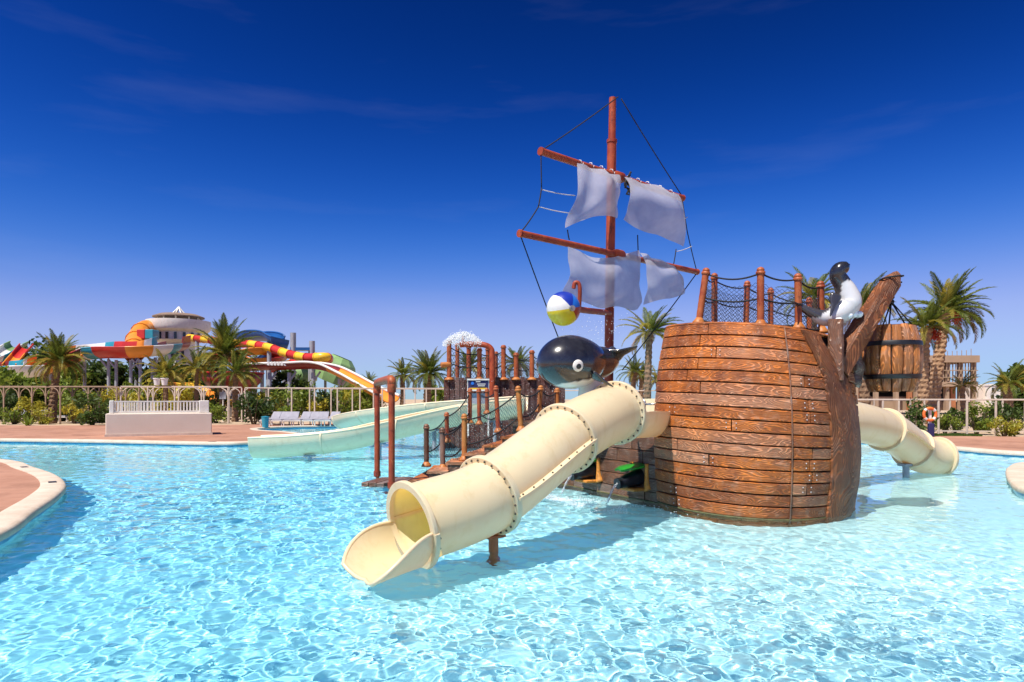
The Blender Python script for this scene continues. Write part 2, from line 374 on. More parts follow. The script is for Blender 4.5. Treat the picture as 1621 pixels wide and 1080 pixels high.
def closed_spline(pts, per):
    out = []; m = len(pts); pts = [Vector((*p, 0)) for p in pts]
    for i in range(m):
        p0, p1, p2, p3 = pts[i-1], pts[i], pts[(i+1) % m], pts[(i+2) % m]
        for k in range(per):
            u = k/per; out.append(.5*((2*p1)+(p2-p0)*u+(2*p0-5*p1+4*p2-p3)*u*u+(3*p1-p0-3*p2+p3)*u**3))
    return out
OUT = closed_spline(_op, 6)
def offset_loop(L, d):
    n = len(L); res = []
    for i in range(n):
        t = (L[(i+1) % n]-L[i-1]).normalized(); res.append(L[i]+Vector((-t.y, t.x, 0))*d)
    return res
_area = sum(a.x*b.y-b.x*a.y for a, b in zip(OUT, OUT[1:]+OUT[:1]))
SG = -1 if _area > 0 else 1            # makes +d point out of the pool
def inside(p, poly):
    c = False; n = len(poly); j = n-1
    for i in range(n):
        if (poly[i].y > p[1]) != (poly[j].y > p[1]) and p[0] < (poly[j].x-poly[i].x)*(p[1]-poly[i].y)/(poly[j].y-poly[i].y)+poly[i].x: c = not c
        j = i
    return c
def sheet(name, outer, hole, z, mat):
    vs = [Vector((p[0], p[1])) for p in outer]+[Vector((p.x, p.y)) for p in hole]; a, b = len(outer), len(hole)
    es = [(i, (i+1) % a) for i in range(a)]+[(a+i, a+(i+1) % b) for i in range(b)]
    r = delaunay_2d_cdt(vs, es, [], 1, 1e-5); fs = []
    op = [Vector((p[0], p[1], 0)) for p in outer]
    for f in r[2]:
        c = sum((r[0][i] for i in f), Vector((0, 0)))/len(f)
        if not inside(c, hole) and inside(c, op): fs.append(tuple(f))
    q = MB(); q.add([(p.x, p.y, z) for p in r[0]], fs); me = q.mesh(name)
    bm = bmesh.new(); bm.from_mesh(me); bmesh.ops.recalc_face_normals(bm, faces=bm.faces)
    if sum(f.normal.z for f in bm.faces) < 0: bmesh.ops.reverse_faces(bm, faces=bm.faces)
    bm.to_mesh(me); bm.free()
    return tag(link(name, me, mat), kind='structure')
DZ = .15
sheet('ground', [(-2500, -400), (2500, -400), (2500, 3000), (-2500, 3000)], offset_loop(OUT, SG*.5), .11, M['sand'])
sheet('pool_deck', [(-48, -9), (26, -9), (32, 14), (30, 25), (22, 28), (17, 29), (13, 33), (9, 45), (-8, 47), (-13, 42.5), (-20, 40.6), (-28, 40.2), (-34, 41), (-50, 39.5)], offset_loop(OUT, SG*.33), DZ, M['deck'])
# coping: a rounded pale edge swept round the pool
_prof = [(-.05, .055), (-.058, .09), (-.05, .135), (-.02, .158), (.04, .168), (.30, .168), (.335, .162), (.345, .10)]
q = MB(); loops = [offset_loop(OUT, SG*a) for a, _ in _prof]; n = len(OUT); m = len(_prof)
q.v = [(loops[j][i].x, loops[j][i].y, _prof[j][1]) for i in range(n) for j in range(m)]
q.f = [(i*m+j, ((i+1) % n)*m+j, ((i+1) % n)*m+j+1, i*m+j+1) for i in range(n) for j in range(m-1)]
tag(q.build('pool_coping', M['coping'], smooth=True, angle=50), kind='structure')
def depth(x, y):
    u = min(1, max(0, (x+7.5)/9.5)); u = u*u*(3-2*u)
    return -.92+.42*u
q = MB(); zz = [.06, -.06, -1.3]; loops = [offset_loop(OUT, SG*.004) for _ in zz]
q.v = [(loops[j][i].x, loops[j][i].y, zz[j]) for i in range(n) for j in range(3)]
q.f = [(i*3+j, i*3+j+1, ((i+1) % n)*3+j+1, ((i+1) % n)*3+j) for i in range(n) for j in range(2)]
pw = tag(q.build('pool_wall', M['tile'], smooth=True, angle=40), kind='structure'); pw.data.materials.append(M['pool'])
for p in pw.data.polygons:
    if p.center.z < -.3: p.material_index = 1
xs = np.linspace(-31, 25, 60); ys = np.linspace(-.5, 43, 30); q = MB()
q.v = [(x, y, depth(x, y)) for y in ys for x in xs]
q.f = [(j*60+i, j*60+i+1, (j+1)*60+i+1, (j+1)*60+i) for j in range(29) for i in range(59)]
pf = tag(q.build('pool_floor', M['pool'], smooth=True), kind='structure')
# water: a rippled sheet whose waves bend and focus the sunlight on the floor
NX, NY = 960, 960
_rng = np.random.default_rng(3)
yy = 2.2*((42.5+2.2)/2.2)**(np.linspace(0, 1, NY))-2.2+.45
uu = np.linspace(-1, 1, NX); Yg = np.repeat(yy[:, None], NX, 1); Xg = uu[None, :]*(Yg*.86+4.2)
Zg = np.zeros_like(Xg); cell = (Yg+2.2)*.0032
for k in range(120):
    lam = .10*(1.1/.10)**(_rng.random()**1.45); kk = 2*math.pi/lam; a = _rng.normal(.5, 1.1); amp = .0041*lam**.74*(.6+.8*_rng.random())*1.15
    fade = np.clip((lam/cell-2.4)/1.6, 0, 1)
    wx = Xg+.12*np.sin(1.7*Yg+k)+.07*np.sin(3.9*Xg+1.3*k); wy = Yg+.12*np.sin(1.9*Xg+2*k)
    Zg += fade*amp*np.sin(kk*(wx*math.cos(a)+wy*math.sin(a))+_rng.random()*6.28)
Zg *= .32+.13*np.sin(.35*Xg+.2*Yg)+.12*np.sin(.21*Xg-.45*Yg+2)
v = np.stack([Xg, Yg, Zg], -1).reshape(-1, 3); idx = np.arange(NX*NY).reshape(NY, NX)
f = np.stack([idx[:-1, :-1], idx[:-1, 1:], idx[1:, 1:], idx[1:, :-1]], -1).reshape(-1, 4)
me = bpy.data.meshes.new('pool_water'); me.vertices.add(len(v)); me.vertices.foreach_set('co', v.ravel()); me.loops.add(f.size)
me.loops.foreach_set('vertex_index', f.ravel()); me.polygons.add(len(f)); me.polygons.foreach_set('loop_start', np.arange(0, f.size, 4))
me.polygons.foreach_set('use_smooth', np.ones(len(f), bool)); me.update(); me.validate()
wo = tag(link('pool_water', me, M['water']), kind='structure')
wo.cycles.is_caustics_caster = True; pf.cycles.is_caustics_receiver = True; pw.cycles.is_caustics_receiver = True; sun.cycles.is_caustics_light = True

# ================================================================ THE SHIP
ship = thing('pirate_ship', 'wooden pirate ship play structure with bulging plank bow, red mast and pale sails', 'ship', (2.5, 12.0, 0))
def ubox(q, n):              # planar uv in metres for timbers built in MB
    q.uv = [(p[0]*.9+p[1]*.6, p[2]+p[1]*.3) for p in q.v]; return q
_pl = [(2.62, 11.9), (2.44, 11.5), (2.36, 11.05), (2.68, 10.2), (3.27, 9.62), (3.92, 9.5), (4.5, 9.75), (5.2, 10.32), (5.52, 11.1), (5.5, 12.2), (5.2, 13.2), (4.7, 14.1)]
PLAN = resample(catmull([(x, y, 0) for x, y in _pl], 400), 401)
PLEN = sum((b-a).length for a, b in zip(PLAN, PLAN[1:]))
HC = Vector((3.9, 11.9, 0))
_sz = [(-.6, .93), (0, .965), (.5, .99), (1.0, 1.0), (1.5, .993), (2.0, .965), (2.4, .928), (2.9, .86)]
def sprof(z): return float(np.interp(z, [a for a, _ in _sz], [b for _, b in _sz]))
def plan(t):
    u = min(399.999, max(0, t*400)); i = int(u); return PLAN[i].lerp(PLAN[i+1], u-i)
def ztop(x): return 2.77-.1*(x-3.5)
def H(t, v, off=0.0):        # v: 0 below water .. 1 rail
    p = plan(t); z = -.5+v*(ztop(p.x)+.5); s = sprof(z)
    tg = (plan(min(1, t+.004))-plan(max(0, t-.004))).normalized(); n = Vector((tg.y, -tg.x, 0))
    if n.dot(p-HC) < 0: n = -n
    q = HC+(p-HC)*s; return Vector((q.x, q.y, z))+n*off
def plank(t0, t1, v0, v1, th, mat, parent, rng, HF=None, plen=None, name='plank'):
    HF = HF or H; plen = plen or PLEN; n = max(2, int((t1-t0)*plen/.16)); gv = .0026; gt = .0035/plen*2.6
    o = rng.uniform(-.004, .006); rows = []
    prof = [(0, -.03), (0, th*.62+o), (.05, th+o), (.95, th+o), (1, th*.62+o), (1, -.03)]
    for i in range(n+1):
        t = t0+gt+(t1-t0-2*gt)*i/n; e = -.012 if i in (0, n) else 0
        rows.append([HF(t, v0+gv+(v1-v0-2*gv)*a, b+(e if b > 0 else 0)) for a, b in prof])
    q = MB(); m = len(prof); q.v = [tuple(p) for r in rows for p in r]
    q.f = [(i*m+j, (i+1)*m+j, (i+1)*m+j+1, i*m+j+1) for i in range(n) for j in range(m-1)]
    q.f += [tuple(range(m)), tuple(n*m+m-1-j for j in range(m))]
    q.uv = [((t0+(t1-t0)*i/n)*plen, (v0+(v1-v0)*a)*3.3) for i in range(n+1) for a, _ in prof]
    return q.build(name, mat, parent, True, 35)
def ths(px):                 # t of the hull where the photograph shows px (at mid height), front side only
    best = min(range(0, 320), key=lambda i: abs(CX+F*PLAN[i].x/PLAN[i].y-px)); return best/400
q = MB(); nt, nv = 90, 20
g = [[H(i/nt, j/nv, -.035) for j in range(nv+1)] for i in range(nt+1)]
q.v = [tuple(p) for r in g for p in r]; q.f = [(i*(nv+1)+j, (i+1)*(nv+1)+j, (i+1)*(nv+1)+j+1, i*(nv+1)+j+1) for i in range(nt) for j in range(nv)]
hull = q.build('hull', M['joint'], ship, True)
rng = random.Random(5)
T_seam = ths(1252); T_stem0 = ths(1306); T_stem1 = T_stem0+.105
ROWS = 19
joint_px = {}
for r in range(ROWS):
    v0, v1 = r/ROWS, (r+1)/ROWS
    cuts = [.0, .075]; t = .075+rng.uniform(.08, .24)
    while t < T_seam-.07: cuts.append(t); t += rng.uniform(.13, .27)
    cuts.append(T_seam)
    if rng.random() < .55: cuts.append(T_seam+rng.uniform(.02, .04))
    cuts.append(T_stem0+.02)
    cuts += [T_stem1-.02]; t = T_stem1+rng.uniform(.1, .2)
    while t < .93: cuts.append(t); t += rng.uniform(.1, .2)
    cuts.append(1.0)
    for a, b in zip(cuts, cuts[1:]):
        if a > T_stem0 and b < T_stem1: continue
        plank(a, b, v0, v1, .03, M['plank'], hull, rng)
    for c in cuts[2:-1]:                       # nail heads beside the butt joints
        if c == T_seam or T_stem0-.01 < c < T_stem1+.01 or c > .6 or rng.random() < .55: continue
        for dt in (-.008, .008):
            for dv in (.3, .7):
                p = H(c+dt, v0+(v1-v0)*dv, .031)
                n = MB(); n.ball(p, .009, 6, 4); n.build('nail', M['whiterope'], hull, True)
# wale line: a thin moulding over the section seam
q = MB(); q.tube([H(T_seam, k/24, .028) for k in range(25)], .012, 6); q.build('seam_strip', M['plank_dark'], hull, True)
# cap rail and deck
q = MB(); q.tube([H(k/80, 1.0, -.03) for k in range(81)], [(.06, .03)]*81, 6); ubox(q, 0); q.build('cap_rail', M['plank'], ship, True, 40)
dk = [H(k/60, .985, -.03) for k in range(61)]; q = MB(); q.v = [tuple(p) for p in dk]; q.f = [tuple(range(61))]
q.build('upper_deck', M['plank_dark'], ship)
q = MB(); a, b = H(0, .5), H(1, .5)
q.add([H(0, 0, -.04), H(1, 0, -.04), H(1, .98, -.04), H(0, .98, -.04)], [(0, 1, 2, 3)]); ubox(q, 0); q.build('bulkhead', M['plank_dark'], ship)
# carved stem timber: a thick, swelling band that follows the bow
q = MB(); nv = 40; rows = []; prof = [(0, -.03), (.02, .05), (.14, .085), (.5, .10), (.86, .085), (.98, .05), (1, -.03)]; uvs = []
for i in range(nv+1):
    v = i/nv; a = T_stem0+.012*math.sin(v*math.pi*1.3)-.030*(v > .8)*(v-.8)/.2; w = (T_stem1-T_stem0)*(.55+.5*math.sin(math.pi*min(1, v*1.05+.05)))*(1 if v < .85 else 1-(v-.85)*1.6)
    b = a+w; rows.append([H(a+(b-a)*x, v*.995+.002, y+.01*mnoise.noise((v*9, x*3, 1))) for x, y in prof]); uvs += [(v*3.3, x*.42) for x, _ in prof]
m = len(prof); q.v = [tuple(p) for r in rows for p in r]; q.f = [(i*m+j, (i+1)*m+j, (i+1)*m+j+1, i*m+j+1) for i in range(nv) for j in range(m-1)]
q.uv = uvs; q.build('stem_timber', M['stem'], ship, True, 45)
# algae line at the water
q = MB(); q.tube([H(k/80, .155, .012) for k in range(81)], [(.03, .02)]*81, 6); q.build('algae_band', M['moss'], hull, True)
# bowsprit, its dark post and knee
def timber(name, a, b, w0, w1, mat, parent, rough=.02, n=14, up=(0, 0, 1)):
    a, b = Vector(a), Vector(b); t = (b-a).normalized(); sd = t.cross(Vector(up)).normalized(); u = sd.cross(t); q = MB(); uv = []
    ring = [(-1, -.72), (-.72, -1), (.72, -1), (1, -.72), (1, .72), (.72, 1), (-.72, 1), (-1, .72)]
    for i in range(n+1):
        k = i/n; w = w0+(w1-w0)*k
        for j, (x, y) in enumerate(ring):
            e = 1+rough*6*mnoise.noise((k*4, j*1.7, w0*9)); q.v.append(tuple(a.lerp(b, k)+sd*(x*w*e*.5)+u*(y*w*e*.5))); uv.append((k*(b-a).length, j/8*w*3))
    q.f = [(i*8+j, i*8+(j+1) % 8, (i+1)*8+(j+1) % 8, (i+1)*8+j) for i in range(n) for j in range(8)]+[tuple(range(7, -1, -1)), tuple(n*8+j for j in range(8))]
    q.uv = uv; return q.build(name, mat, parent, True, 40)
BT = P(1411, 446, 10.55); BB = P(1322, 588, 10.2)
timber('bowsprit', BB, BT, .33, .23, M['stem'], ship, .03)
timber('bowsprit_tip', BT, P(1420, 433, 10.58), .23, .09, M['stem'], ship, .02, 4)
timber('bow_post', P(1323, 604, 9.98), P(1323, 508, 10.12), .21, .21, M['plank_dark'], ship, .01)
kn = MB(); kp = [P(1352, 610, 10.6), P(1358, 590, 10.62), P(1356, 565, 10.6), P(1350, 545, 10.5), P(1358, 520, 10.5)]
kn.tube(catmull(kp, 22), [(.07+.03*math.sin(k*1.1), .10) for k in range(22)], 8); ubox(kn, 0); kn.build('carved_knee', M['plank_dark'], ship, True)
# low side wall with the cannons
WA, WB = Vector((2.47, 11.0, 0)), Vector((.42, 14.65, 0)); WN = Vector((-.87, -.49, 0)); WL = (WB-WA).length
def HW(t, v, off=0.0): p = WA.lerp(WB, t); return Vector((p.x, p.y, -.5+v*1.56))+WN*(off-.06*(v-.4)**2)
q = MB(); q.add([HW(0, 0, -.03), HW(1, 0, -.03), HW(1, 1, -.03), HW(0, 1, -.03)], [(0, 1, 2, 3)]); sw = q.build('side_wall', M['joint'], ship)
for r in range(7):
    cuts = [0]; t = rng.uniform(.07, .25)
    while t < .92: cuts.append(t); t += rng.uniform(.14, .3)
    cuts.append(1)
    for a, b in zip(cuts, cuts[1:]): plank(a, b, r/7, (r+1)/7, .028, M['plank_dark'], sw, rng, HW, WL)
q = MB(); q.tube([HW(k/10, .322, .015) for k in range(11)], [(.03, .02)]*11, 6); q.build('algae_band', M['moss'], sw, True)
# mid deck, far wall, entrance panel and handrail
q = MB(); q.add([Vector((*HW(0, 1).xy, 1.02)), Vector((*HW(1, 1).xy, 1.02)), (2.9, 16.2, 1.02), (4.7, 14.1, 1.02), (2.62, 11.9, 1.02)], [(0, 1, 2, 3, 4)]); ubox(q, 0); q.build('middle_deck', M['plank_dark'], ship)
q = MB()
for k in range(14):
    a = Vector((4.7, 14.1, 0)).lerp(Vector((2.9, 16.2, 0)), k/13); q.box((a.x, a.y, .35), (.2, .05, 1.5), rz=-.86)
ubox(q, 0); q.build('far_bulwark', M['plank_dark'], ship)
q = MB(); q.beam(P(1004, 648, 11.9), P(1040, 648, 11.6), .05, .36); q.build('entrance_panel', M['palecream'], ship)
q = MB(); q.tube([P(1000, 632, 11.8), P(1018, 632, 11.6), P(1021, 636, 11.55), P(1021, 662, 11.55)], .018, 8); q.tube([P(1021, 640, 11.55), P(1040, 640, 11.4)], .018, 8); q.build('handrail', M['steel'], ship, True)
# railing posts with ropes and nets round the upper deck
def rail_post(name, b, t, r, mat, parent, ball=True):
    b, t = Vector(b), Vector(t); q = MB(); n = 14
    ps = [b.lerp(t, k/n) for k in range(n+1)]; q.tube(ps, [r*(1+.05*(k % 2)) for k in range(n+1)], 10)
    o = q.build(name, mat, parent, True, 50)
    c = MB(); d = (t-b).normalized(); c.tube([t-d*.07, t-d*.065, t-d*.03, t-d*.025], [r*1.25, r*1.32, r*1.32, r*1.1], 10); c.tube([t-d*.03, t+d*.0, t+d*.025, t+d*.04], [r*1.05, r*1.12, r*.85, r*.3], 10); c.build('post_cap', mat, o, True)
    f = MB(); f.tube([b-d*.01, b+d*.03, b+d*.07, b+d*.10], [r*2.1, r*1.9, r*1.3, r*1.0], 10); f.build('post_foot', M['orangepost'], o, True)
    return o
FP = [(1106, 513, 1118, 428, 10.75), (1204, 517, 1204, 427, 10.25), (1264, 521, 1263, 437, 10.3), (1301, 527, 1299, 449, 10.75)]
BP = [(1131, 517, 1131, 436, 11.6), (1180, 520, 1183, 448, 12.4), (1220, 522, 1220, 459, 13.2), (1281, 526, 1281, 474, 13.4)]
def postpos(e): return P(e[0], e[1], e[4]), P(e[2], e[3], e[4])
for e in FP: b, t = postpos(e); rail_post('railing_post', b, t, .052, M['post'], ship)
for e in BP:
    b, t = postpos(e); b = Vector((b.x, b.y, 2.70)); rail_post('railing_post', b, t, .05, M['post'], ship)
def sagrope(a, b, sag, r=.014, n=12, q=None):
    a, b = Vector(a), Vector(b); ps = [a.lerp(b, k/n)-Vector((0, 0, sag*4*(k/n)*(1-k/n))) for k in range(n+1)]
    q = q or MB(); q.tube(ps, r, 6); return q
def net(name, c00, c10, c01, c11, nu, nv, parent, mat, sag=.08, r=.0035, bulge=0.0):
    # diamond mesh between four corners
    q = MB(); nrm = (c10-c00).cross(c01-c00).normalized()
    def pt(u, v): 
        p = c00.lerp(c10, u).lerp(c01.lerp(c11, u), v)
        return p-Vector((0, 0, sag*4*u*(1-u)*(.4+.6*v)))+nrm*(bulge*math.sin(math.pi*u)*math.sin(math.pi*v))
    for i in range(nu):
        for j in range(nv):
            if (i+j) % 2 == 0: e = [((i, j), (i+1, j+1))]
            else: e = [((i+1, j), (i, j+1))]
            for a, b in e: q.tube([pt(a[0]/nu, a[1]/nv), pt(b[0]/nu, b[1]/nv)], r, 3, cap=False)
    return q.build(name, mat, parent)
seq = [FP[0], FP[1], FP[2], FP[3]]
for e0, e1 in zip(seq, seq[1:]):
    b0, t0 = postpos(e0); b1, t1 = postpos(e1)
    for k, sg in ((.94, .10), (.50, .07), (.08, .06)):
        sagrope(b0.lerp(t0, k), b1.lerp(t1, k), sg*(b1-b0).length).build('rope', M['rope'], ship, True)
    net('net', b0.lerp(t0, .08), b1.lerp(t1, .08), b0.lerp(t0, .80), b1.lerp(t1, .80), int((b1-b0).length/.042)//2*2, 18, ship, M['net'])
for e0, e1 in ((FP[0], BP[0]), (BP[0], BP[1]), (BP[1], BP[2]), (BP[2], BP[3])):
    b0, t0 = postpos(e0); b1, t1 = postpos(e1)
    for k in (.9, .5): sagrope(b0.lerp(t0, k), b1.lerp(t1, k), .06, .012).build('rope', M['rope'], ship, True)
    net('net', b0.lerp(t0, .12), b1.lerp(t1, .12), b0.lerp(t0, .78), b1.lerp(t1, .78), int((b1-b0).length/.05)//2*2, 16, ship, M['net'])
# mast, yards, sails, rigging
MC = Vector((1.93, 13.05, 0)); mz = 1.7+477/F*13.05
q = MB(); q.tube([(1.84, 13.05, .9), (1.86, 13.05, 3), (1.91, 13.05, 6.62)], .088, 14); q.tube([(1.91, 13.05, 6.60), (1.912, 13.05, 6.66)], .10, 14); q.tube([(1.912, 13.05, 6.62), (1.925, 13.05, mz)], [.072, .066], 14)
mast = q.build('mast', M['rust'], ship, True, 40)
YD = Vector((.75, .66, 0)).normalized()
def yp(px, py, off=0.0):     # point of the sail plane (through the mast, along the yards) seen at px,py
    k = (px-CX)/F; s = (k*MC.y-MC.x)/(YD.x-k*YD.y); p = MC+YD*s; z = CH-(py-HZ)/F*p.y
    return Vector((p.x, p.y, z))+Vector((.66, -.75, 0))*off
for (a, b, r) in (((848, 243), (1072, 316), .062), ((815, 372), (1095, 432), .058)):
    A, B = yp(*a, .13), yp(*b, .13); zc = (A.z+B.z)/2; q = MB(); q.tube([A.lerp(B, k/12) for k in range(13)], r, 12); yo = q.build('yard', M['rust'], mast, True, 40)
    for e in (A, B): n = MB(); n.tube([e-(B-A).normalized()*.02, e+(B-A).normalized()*.02], r*1.15, 12); n.build('end_ring', M['rust'], yo, True, 40)
    c = MC.copy(); n = MB(); mid = A.lerp(B, (Vector((MC.x, MC.y, 0))-Vector((A.x, A.y, 0))).length/(B-A).length); n.tube([mid-YD*.14, mid-YD*.08, mid+YD*.1, mid+YD*.14], [.075, .10, .10, .075], 10); n.build('mast_clamp', M['rust'], yo, True, 40)
def sail(name, top, bot, bulge, label=None, nu=22, nv=14, off=.2):
    tp = resample(catmull([yp(p[0]-9, p[1]) for p in top], 60), nu+1); bt = resample(catmull([yp(p[0]-17, p[1]-3) for p in bot], 60), nu+1); g = []
    w = Vector((.66, -.75, 0))
    for i in range(nu+1):
        row = []
        for j in range(nv+1):
            u, v = i/nu, j/nv; p = tp[i].lerp(bt[i], v)
            d = off+bulge*math.sin(math.pi*min(1, v*.85+.05))*(.35+.65*math.sin(math.pi*u))+(.05+.12*v)*mnoise.noise((u*3.2, v*2.5, bulge*7))+.04*math.sin(u*14+v*3)*(1-v)
            row.append(p+w*d)
        g.append(row)
    q = MB(); q.shell(g, .006); return q.build(name, M['sail'], ship, True, 60, label=label)
sail('sail', [(908, 264), (926, 270), (945, 275), (972, 283)], [(896, 368), (914, 359), (938, 351), (958, 350), (974, 354)], .34, 'upper pale mesh sail, left sheet')
sail('sail', [(980, 286), (1002, 294), (1034, 303), (1064, 313)], [(983, 356), (1003, 372), (1016, 378), (1036, 382), (1076, 398)], .55, 'upper pale mesh sail, right sheet', off=.24)
sail('sail', [(894, 394), (925, 408), (955, 412), (985, 405), (1003, 400)], [(890, 478), (915, 482), (945, 494), (978, 490), (1003, 497), (1014, 484)], .30, 'lower pale mesh sail, left sheet')
sail('sail', [(1005, 404), (1020, 410), (1040, 418), (1056, 424)], [(1016, 488), (1035, 481), (1058, 478), (1080, 470)], .45, 'lower pale mesh sail, right sheet', off=.24)
q = MB()
for px, py in ((908, 264), (925, 268), (942, 273), (958, 278), (985, 288), (1000, 292), (1015, 297), (1035, 303), (1052, 310)):
    c = yp(px, py-2, .13); q.tube([c+Vector((.66, -.75, 0))*.066*math.cos(a*.8)+Vector((0, 0, .066*math.sin(a*.8)))+YD*(.006*a) for a in range(9)], .008, 5)
q.build('sail_lashing', M['whiterope'], ship, True)
q = MB(); c = yp(978, 290, .28)
for k in range(7): a = rng.uniform(0, 6); q.tube([c+Vector((rng.uniform(-.06, .06), rng.uniform(-.05, .05), .14-.05*k)), c+Vector((rng.uniform(-.1, .1), 0, .02-.05*k)), c+Vector((rng.uniform(-.08, .08), 0, -.1-.03*k))], .022, 5)
q.build('rope_bundle', M['rope'], ship, True)
RG = [((970, 157), (850, 241)), ((975, 160), (1071, 312)), ((848, 246), (849, 300)), ((849, 300), (844, 330)), ((844, 330), (816, 370)), ((1072, 319), (1080, 370)), ((1080, 370), (1094, 428)),
      ((890, 366), (893, 382)), ((1062, 396), (1058, 420)), ((1001, 374), (1002, 404))]
for a, b in RG:
    sagrope(yp(*a, .13), yp(*b, .13), .02, .011, 6).build('rigging_rope', M['rope'], ship, True)
sagrope(yp(816, 376, .13), P(886, 540, 12.2), .02, .011, 6).build('rigging_rope', M['rope'], ship, True)
sagrope(yp(1094, 435, .13), P(985, 586, 13.6), .03, .011, 6).build('rigging_rope', M['rope'], ship, True)
for a, b in (((849, 303), (900, 313)), ((845, 330), (896, 341)), ((1066, 352), (1078, 346)), ((1062, 400), (1085, 392))):
    sagrope(yp(*a, .13), yp(*b, .16), .015, .008, 5).build('sail_tie', M['whiterope'], ship, True)
# stairs out of the water at the stern, with rope posts and nets
stairs = []
for k in range(7):
    x0 = -2.05+.36*k; zt = .12+.165*k; q = MB(); pts_f = []
    n = 9; y0, y1 = 13.35+.10*k, 16.3
    for i in range(n+1):
        u = i/n; yv = y0+(y1-y0)*u; xv = x0+.55*math.sin(math.pi*u*.55)*(.3+.1*k)
        pts_f.append(Vector((xv, yv, 0)))
    vs = []
    for p in pts_f:
        vs += [(p.x, p.y, zt-.055), (p.x+.02, p.y, zt), (p.x+.43, p.y, zt), (p.x+.43, p.y, zt-.055)]
    fs = [(i*4+j, (i+1)*4+j, (i+1)*4+(j+1) % 4, i*4+(j+1) % 4) for i in range(n) for j in range(4)]+[(0, 1, 2, 3), (n*4+3, n*4+2, n*4+1, n*4)]
    q.add(vs, fs); ubox(q, 0); q.build('stair_tread', M['plank'], ship, False)
    q = MB(); vs = []
    for p in pts_f: vs += [(p.x+.05, p.y+.02, -.5), (p.x+.05, p.y+.02, zt-.055), (p.x+.40, p.y+.02, zt-.055), (p.x+.4, p.y+.02, -.5)]
    q.add(vs, fs); ubox(q, 0); q.build('stair_riser', M['plank_dark'], ship)
for k in range(5):
    q = MB(); q.box((-2.75+.17*k, 13.75+.0*k, .03+.006*(k % 2)), (.155, .95+.1*(k % 3), .09), rz=-.25, bev=.01); ubox(q, 0); q.build('landing_plank', M['plank_dark'], ship)
SP = [(675, 738, 675, 674, 15.0, 'plank_dark'), (701, 742, 700, 680, 14.3, 'plank_dark'), (708, 700, 707, 655, 17.0, 'post'), (735, 729, 735, 658, 13.8, 'orangepost'), (744, 670, 744, 617, 17.8, 'post'), (759, 672, 758, 617, 17.4, 'post'),
      (771, 655, 771, 617, 18.5, 'post'), (789, 684, 785, 613, 16.2, 'post'), (825, 682, 820, 614, 13.9, 'orangepost'), (853, 652, 856, 613, 15.0, 'orangepost'), (882, 645, 882, 617, 15.4, 'orangepost')]
for a, b, c, d, Y, m in SP: rail_post('rope_post', P(a, b, Y), P(c, d, Y), .055, M[m], ship)
def sp(i, k): e = SP[i]; return P(e[0], e[1], e[4]).lerp(P(e[2], e[3], e[4]), k)
for i, j in ((0, 2), (2, 4), (3, 8), (1, 3), (8, 9), (9, 10), (5, 7)):
    for k in (.9, .35): sagrope(sp(i, k), sp(j, k), .12, .016).build('rope', M['rope'], ship, True)
for i, j, nu in ((0, 2, 24), (2, 4, 30), (3, 8, 44), (1, 3, 16), (8, 9, 24), (9, 10, 14), (5, 7, 26)):
    net('net', sp(i, .08), sp(j, .08), sp(i, .88), sp(j, .88), nu, 14, ship, M['net'], .10, .003)

# ================================================================ TUBE SLIDES
BOLT = MB(); BOLT.tube([(0, 0, -.006), (0, 0, .010), (0, 0, .016)], [.013, .013, .007], 6); BOLT_ME = BOLT.mesh('bolt', True, 40)
def bolt(p, n, parent, s=1.0):
    o = link('bolt', BOLT_ME, M['bolt'], parent); o.location = Vector(p)-wl(parent); o.rotation_euler = Vector(n).to_track_quat('Z', 'Y').to_euler(); o.scale = (s, s, s); return o
def ring_frame(fr, i): return fr[i]
def tube_section(fr, i0, i1, r, mat, parent, th=.03, seg=36, name='tube_section', a0=0, a1=2*math.pi):
    full = abs(a1-a0-2*math.pi) < 1e-6; g = []
    for k in range(i0, i1+1):
        p, t, s, u = fr[k]; g.append([p+s*(r*math.cos(a0+(a1-a0)*j/seg))+u*(r*math.sin(a0+(a1-a0)*j/seg)) for j in range(seg+1)])
    q = MB()
    if full:
        m_ = seg; q.v = [tuple(p) for r_ in g for p in r_[:seg]]; q.f = [(i*m_+j, i*m_+(j+1) % m_, (i+1)*m_+(j+1) % m_, (i+1)*m_+j) for i in range(len(g)-1) for j in range(m_)]
    else: q.shell(g, th)
    return q.build(name, mat, parent, True, 50)
def flange(f, r0, r1, w, mat, parent, bolts=22, seg=40, a0=0.0, a1=2*math.pi, bs=1.0, bolt_r=None, tb=None):
    p, t, s, u = f; g = []; q = MB(); prof = [(r0, -w/2), (r1-.008, -w/2), (r1, -w/2+.008), (r1, w/2-.008), (r1-.008, w/2), (r0, w/2)]
    full = abs(a1-a0-2*math.pi) < 1e-6; m = seg if full else seg+1; n = len(prof)
    for j in range(m):
        a = a0+(a1-a0)*j/seg; d = s*math.cos(a)+u*math.sin(a)
        for r, x in prof: q.v.append(tuple(p+d*r+t*x))
    for j in range(seg):
        j2 = (j+1) % m
        for k in range(n): q.f.append((j*n+k, j2*n+k, j2*n+(k+1) % n, j*n+(k+1) % n))
    if not full: q.f += [tuple(range(n-1, -1, -1)), tuple((m-1)*n+k for k in range(n))]
    o = q.build('flange_ring', mat, parent, True, 40)
    for j in range(bolts):
        a = a0+(a1-a0)*(j+.5)/bolts; d = s*math.cos(a)+u*math.sin(a); tt = tb if tb else -1
        bolt(p+d*(bolt_r or (r0+r1)/2)+t*(tt*w/2), t*tt, o, bs)
    return o
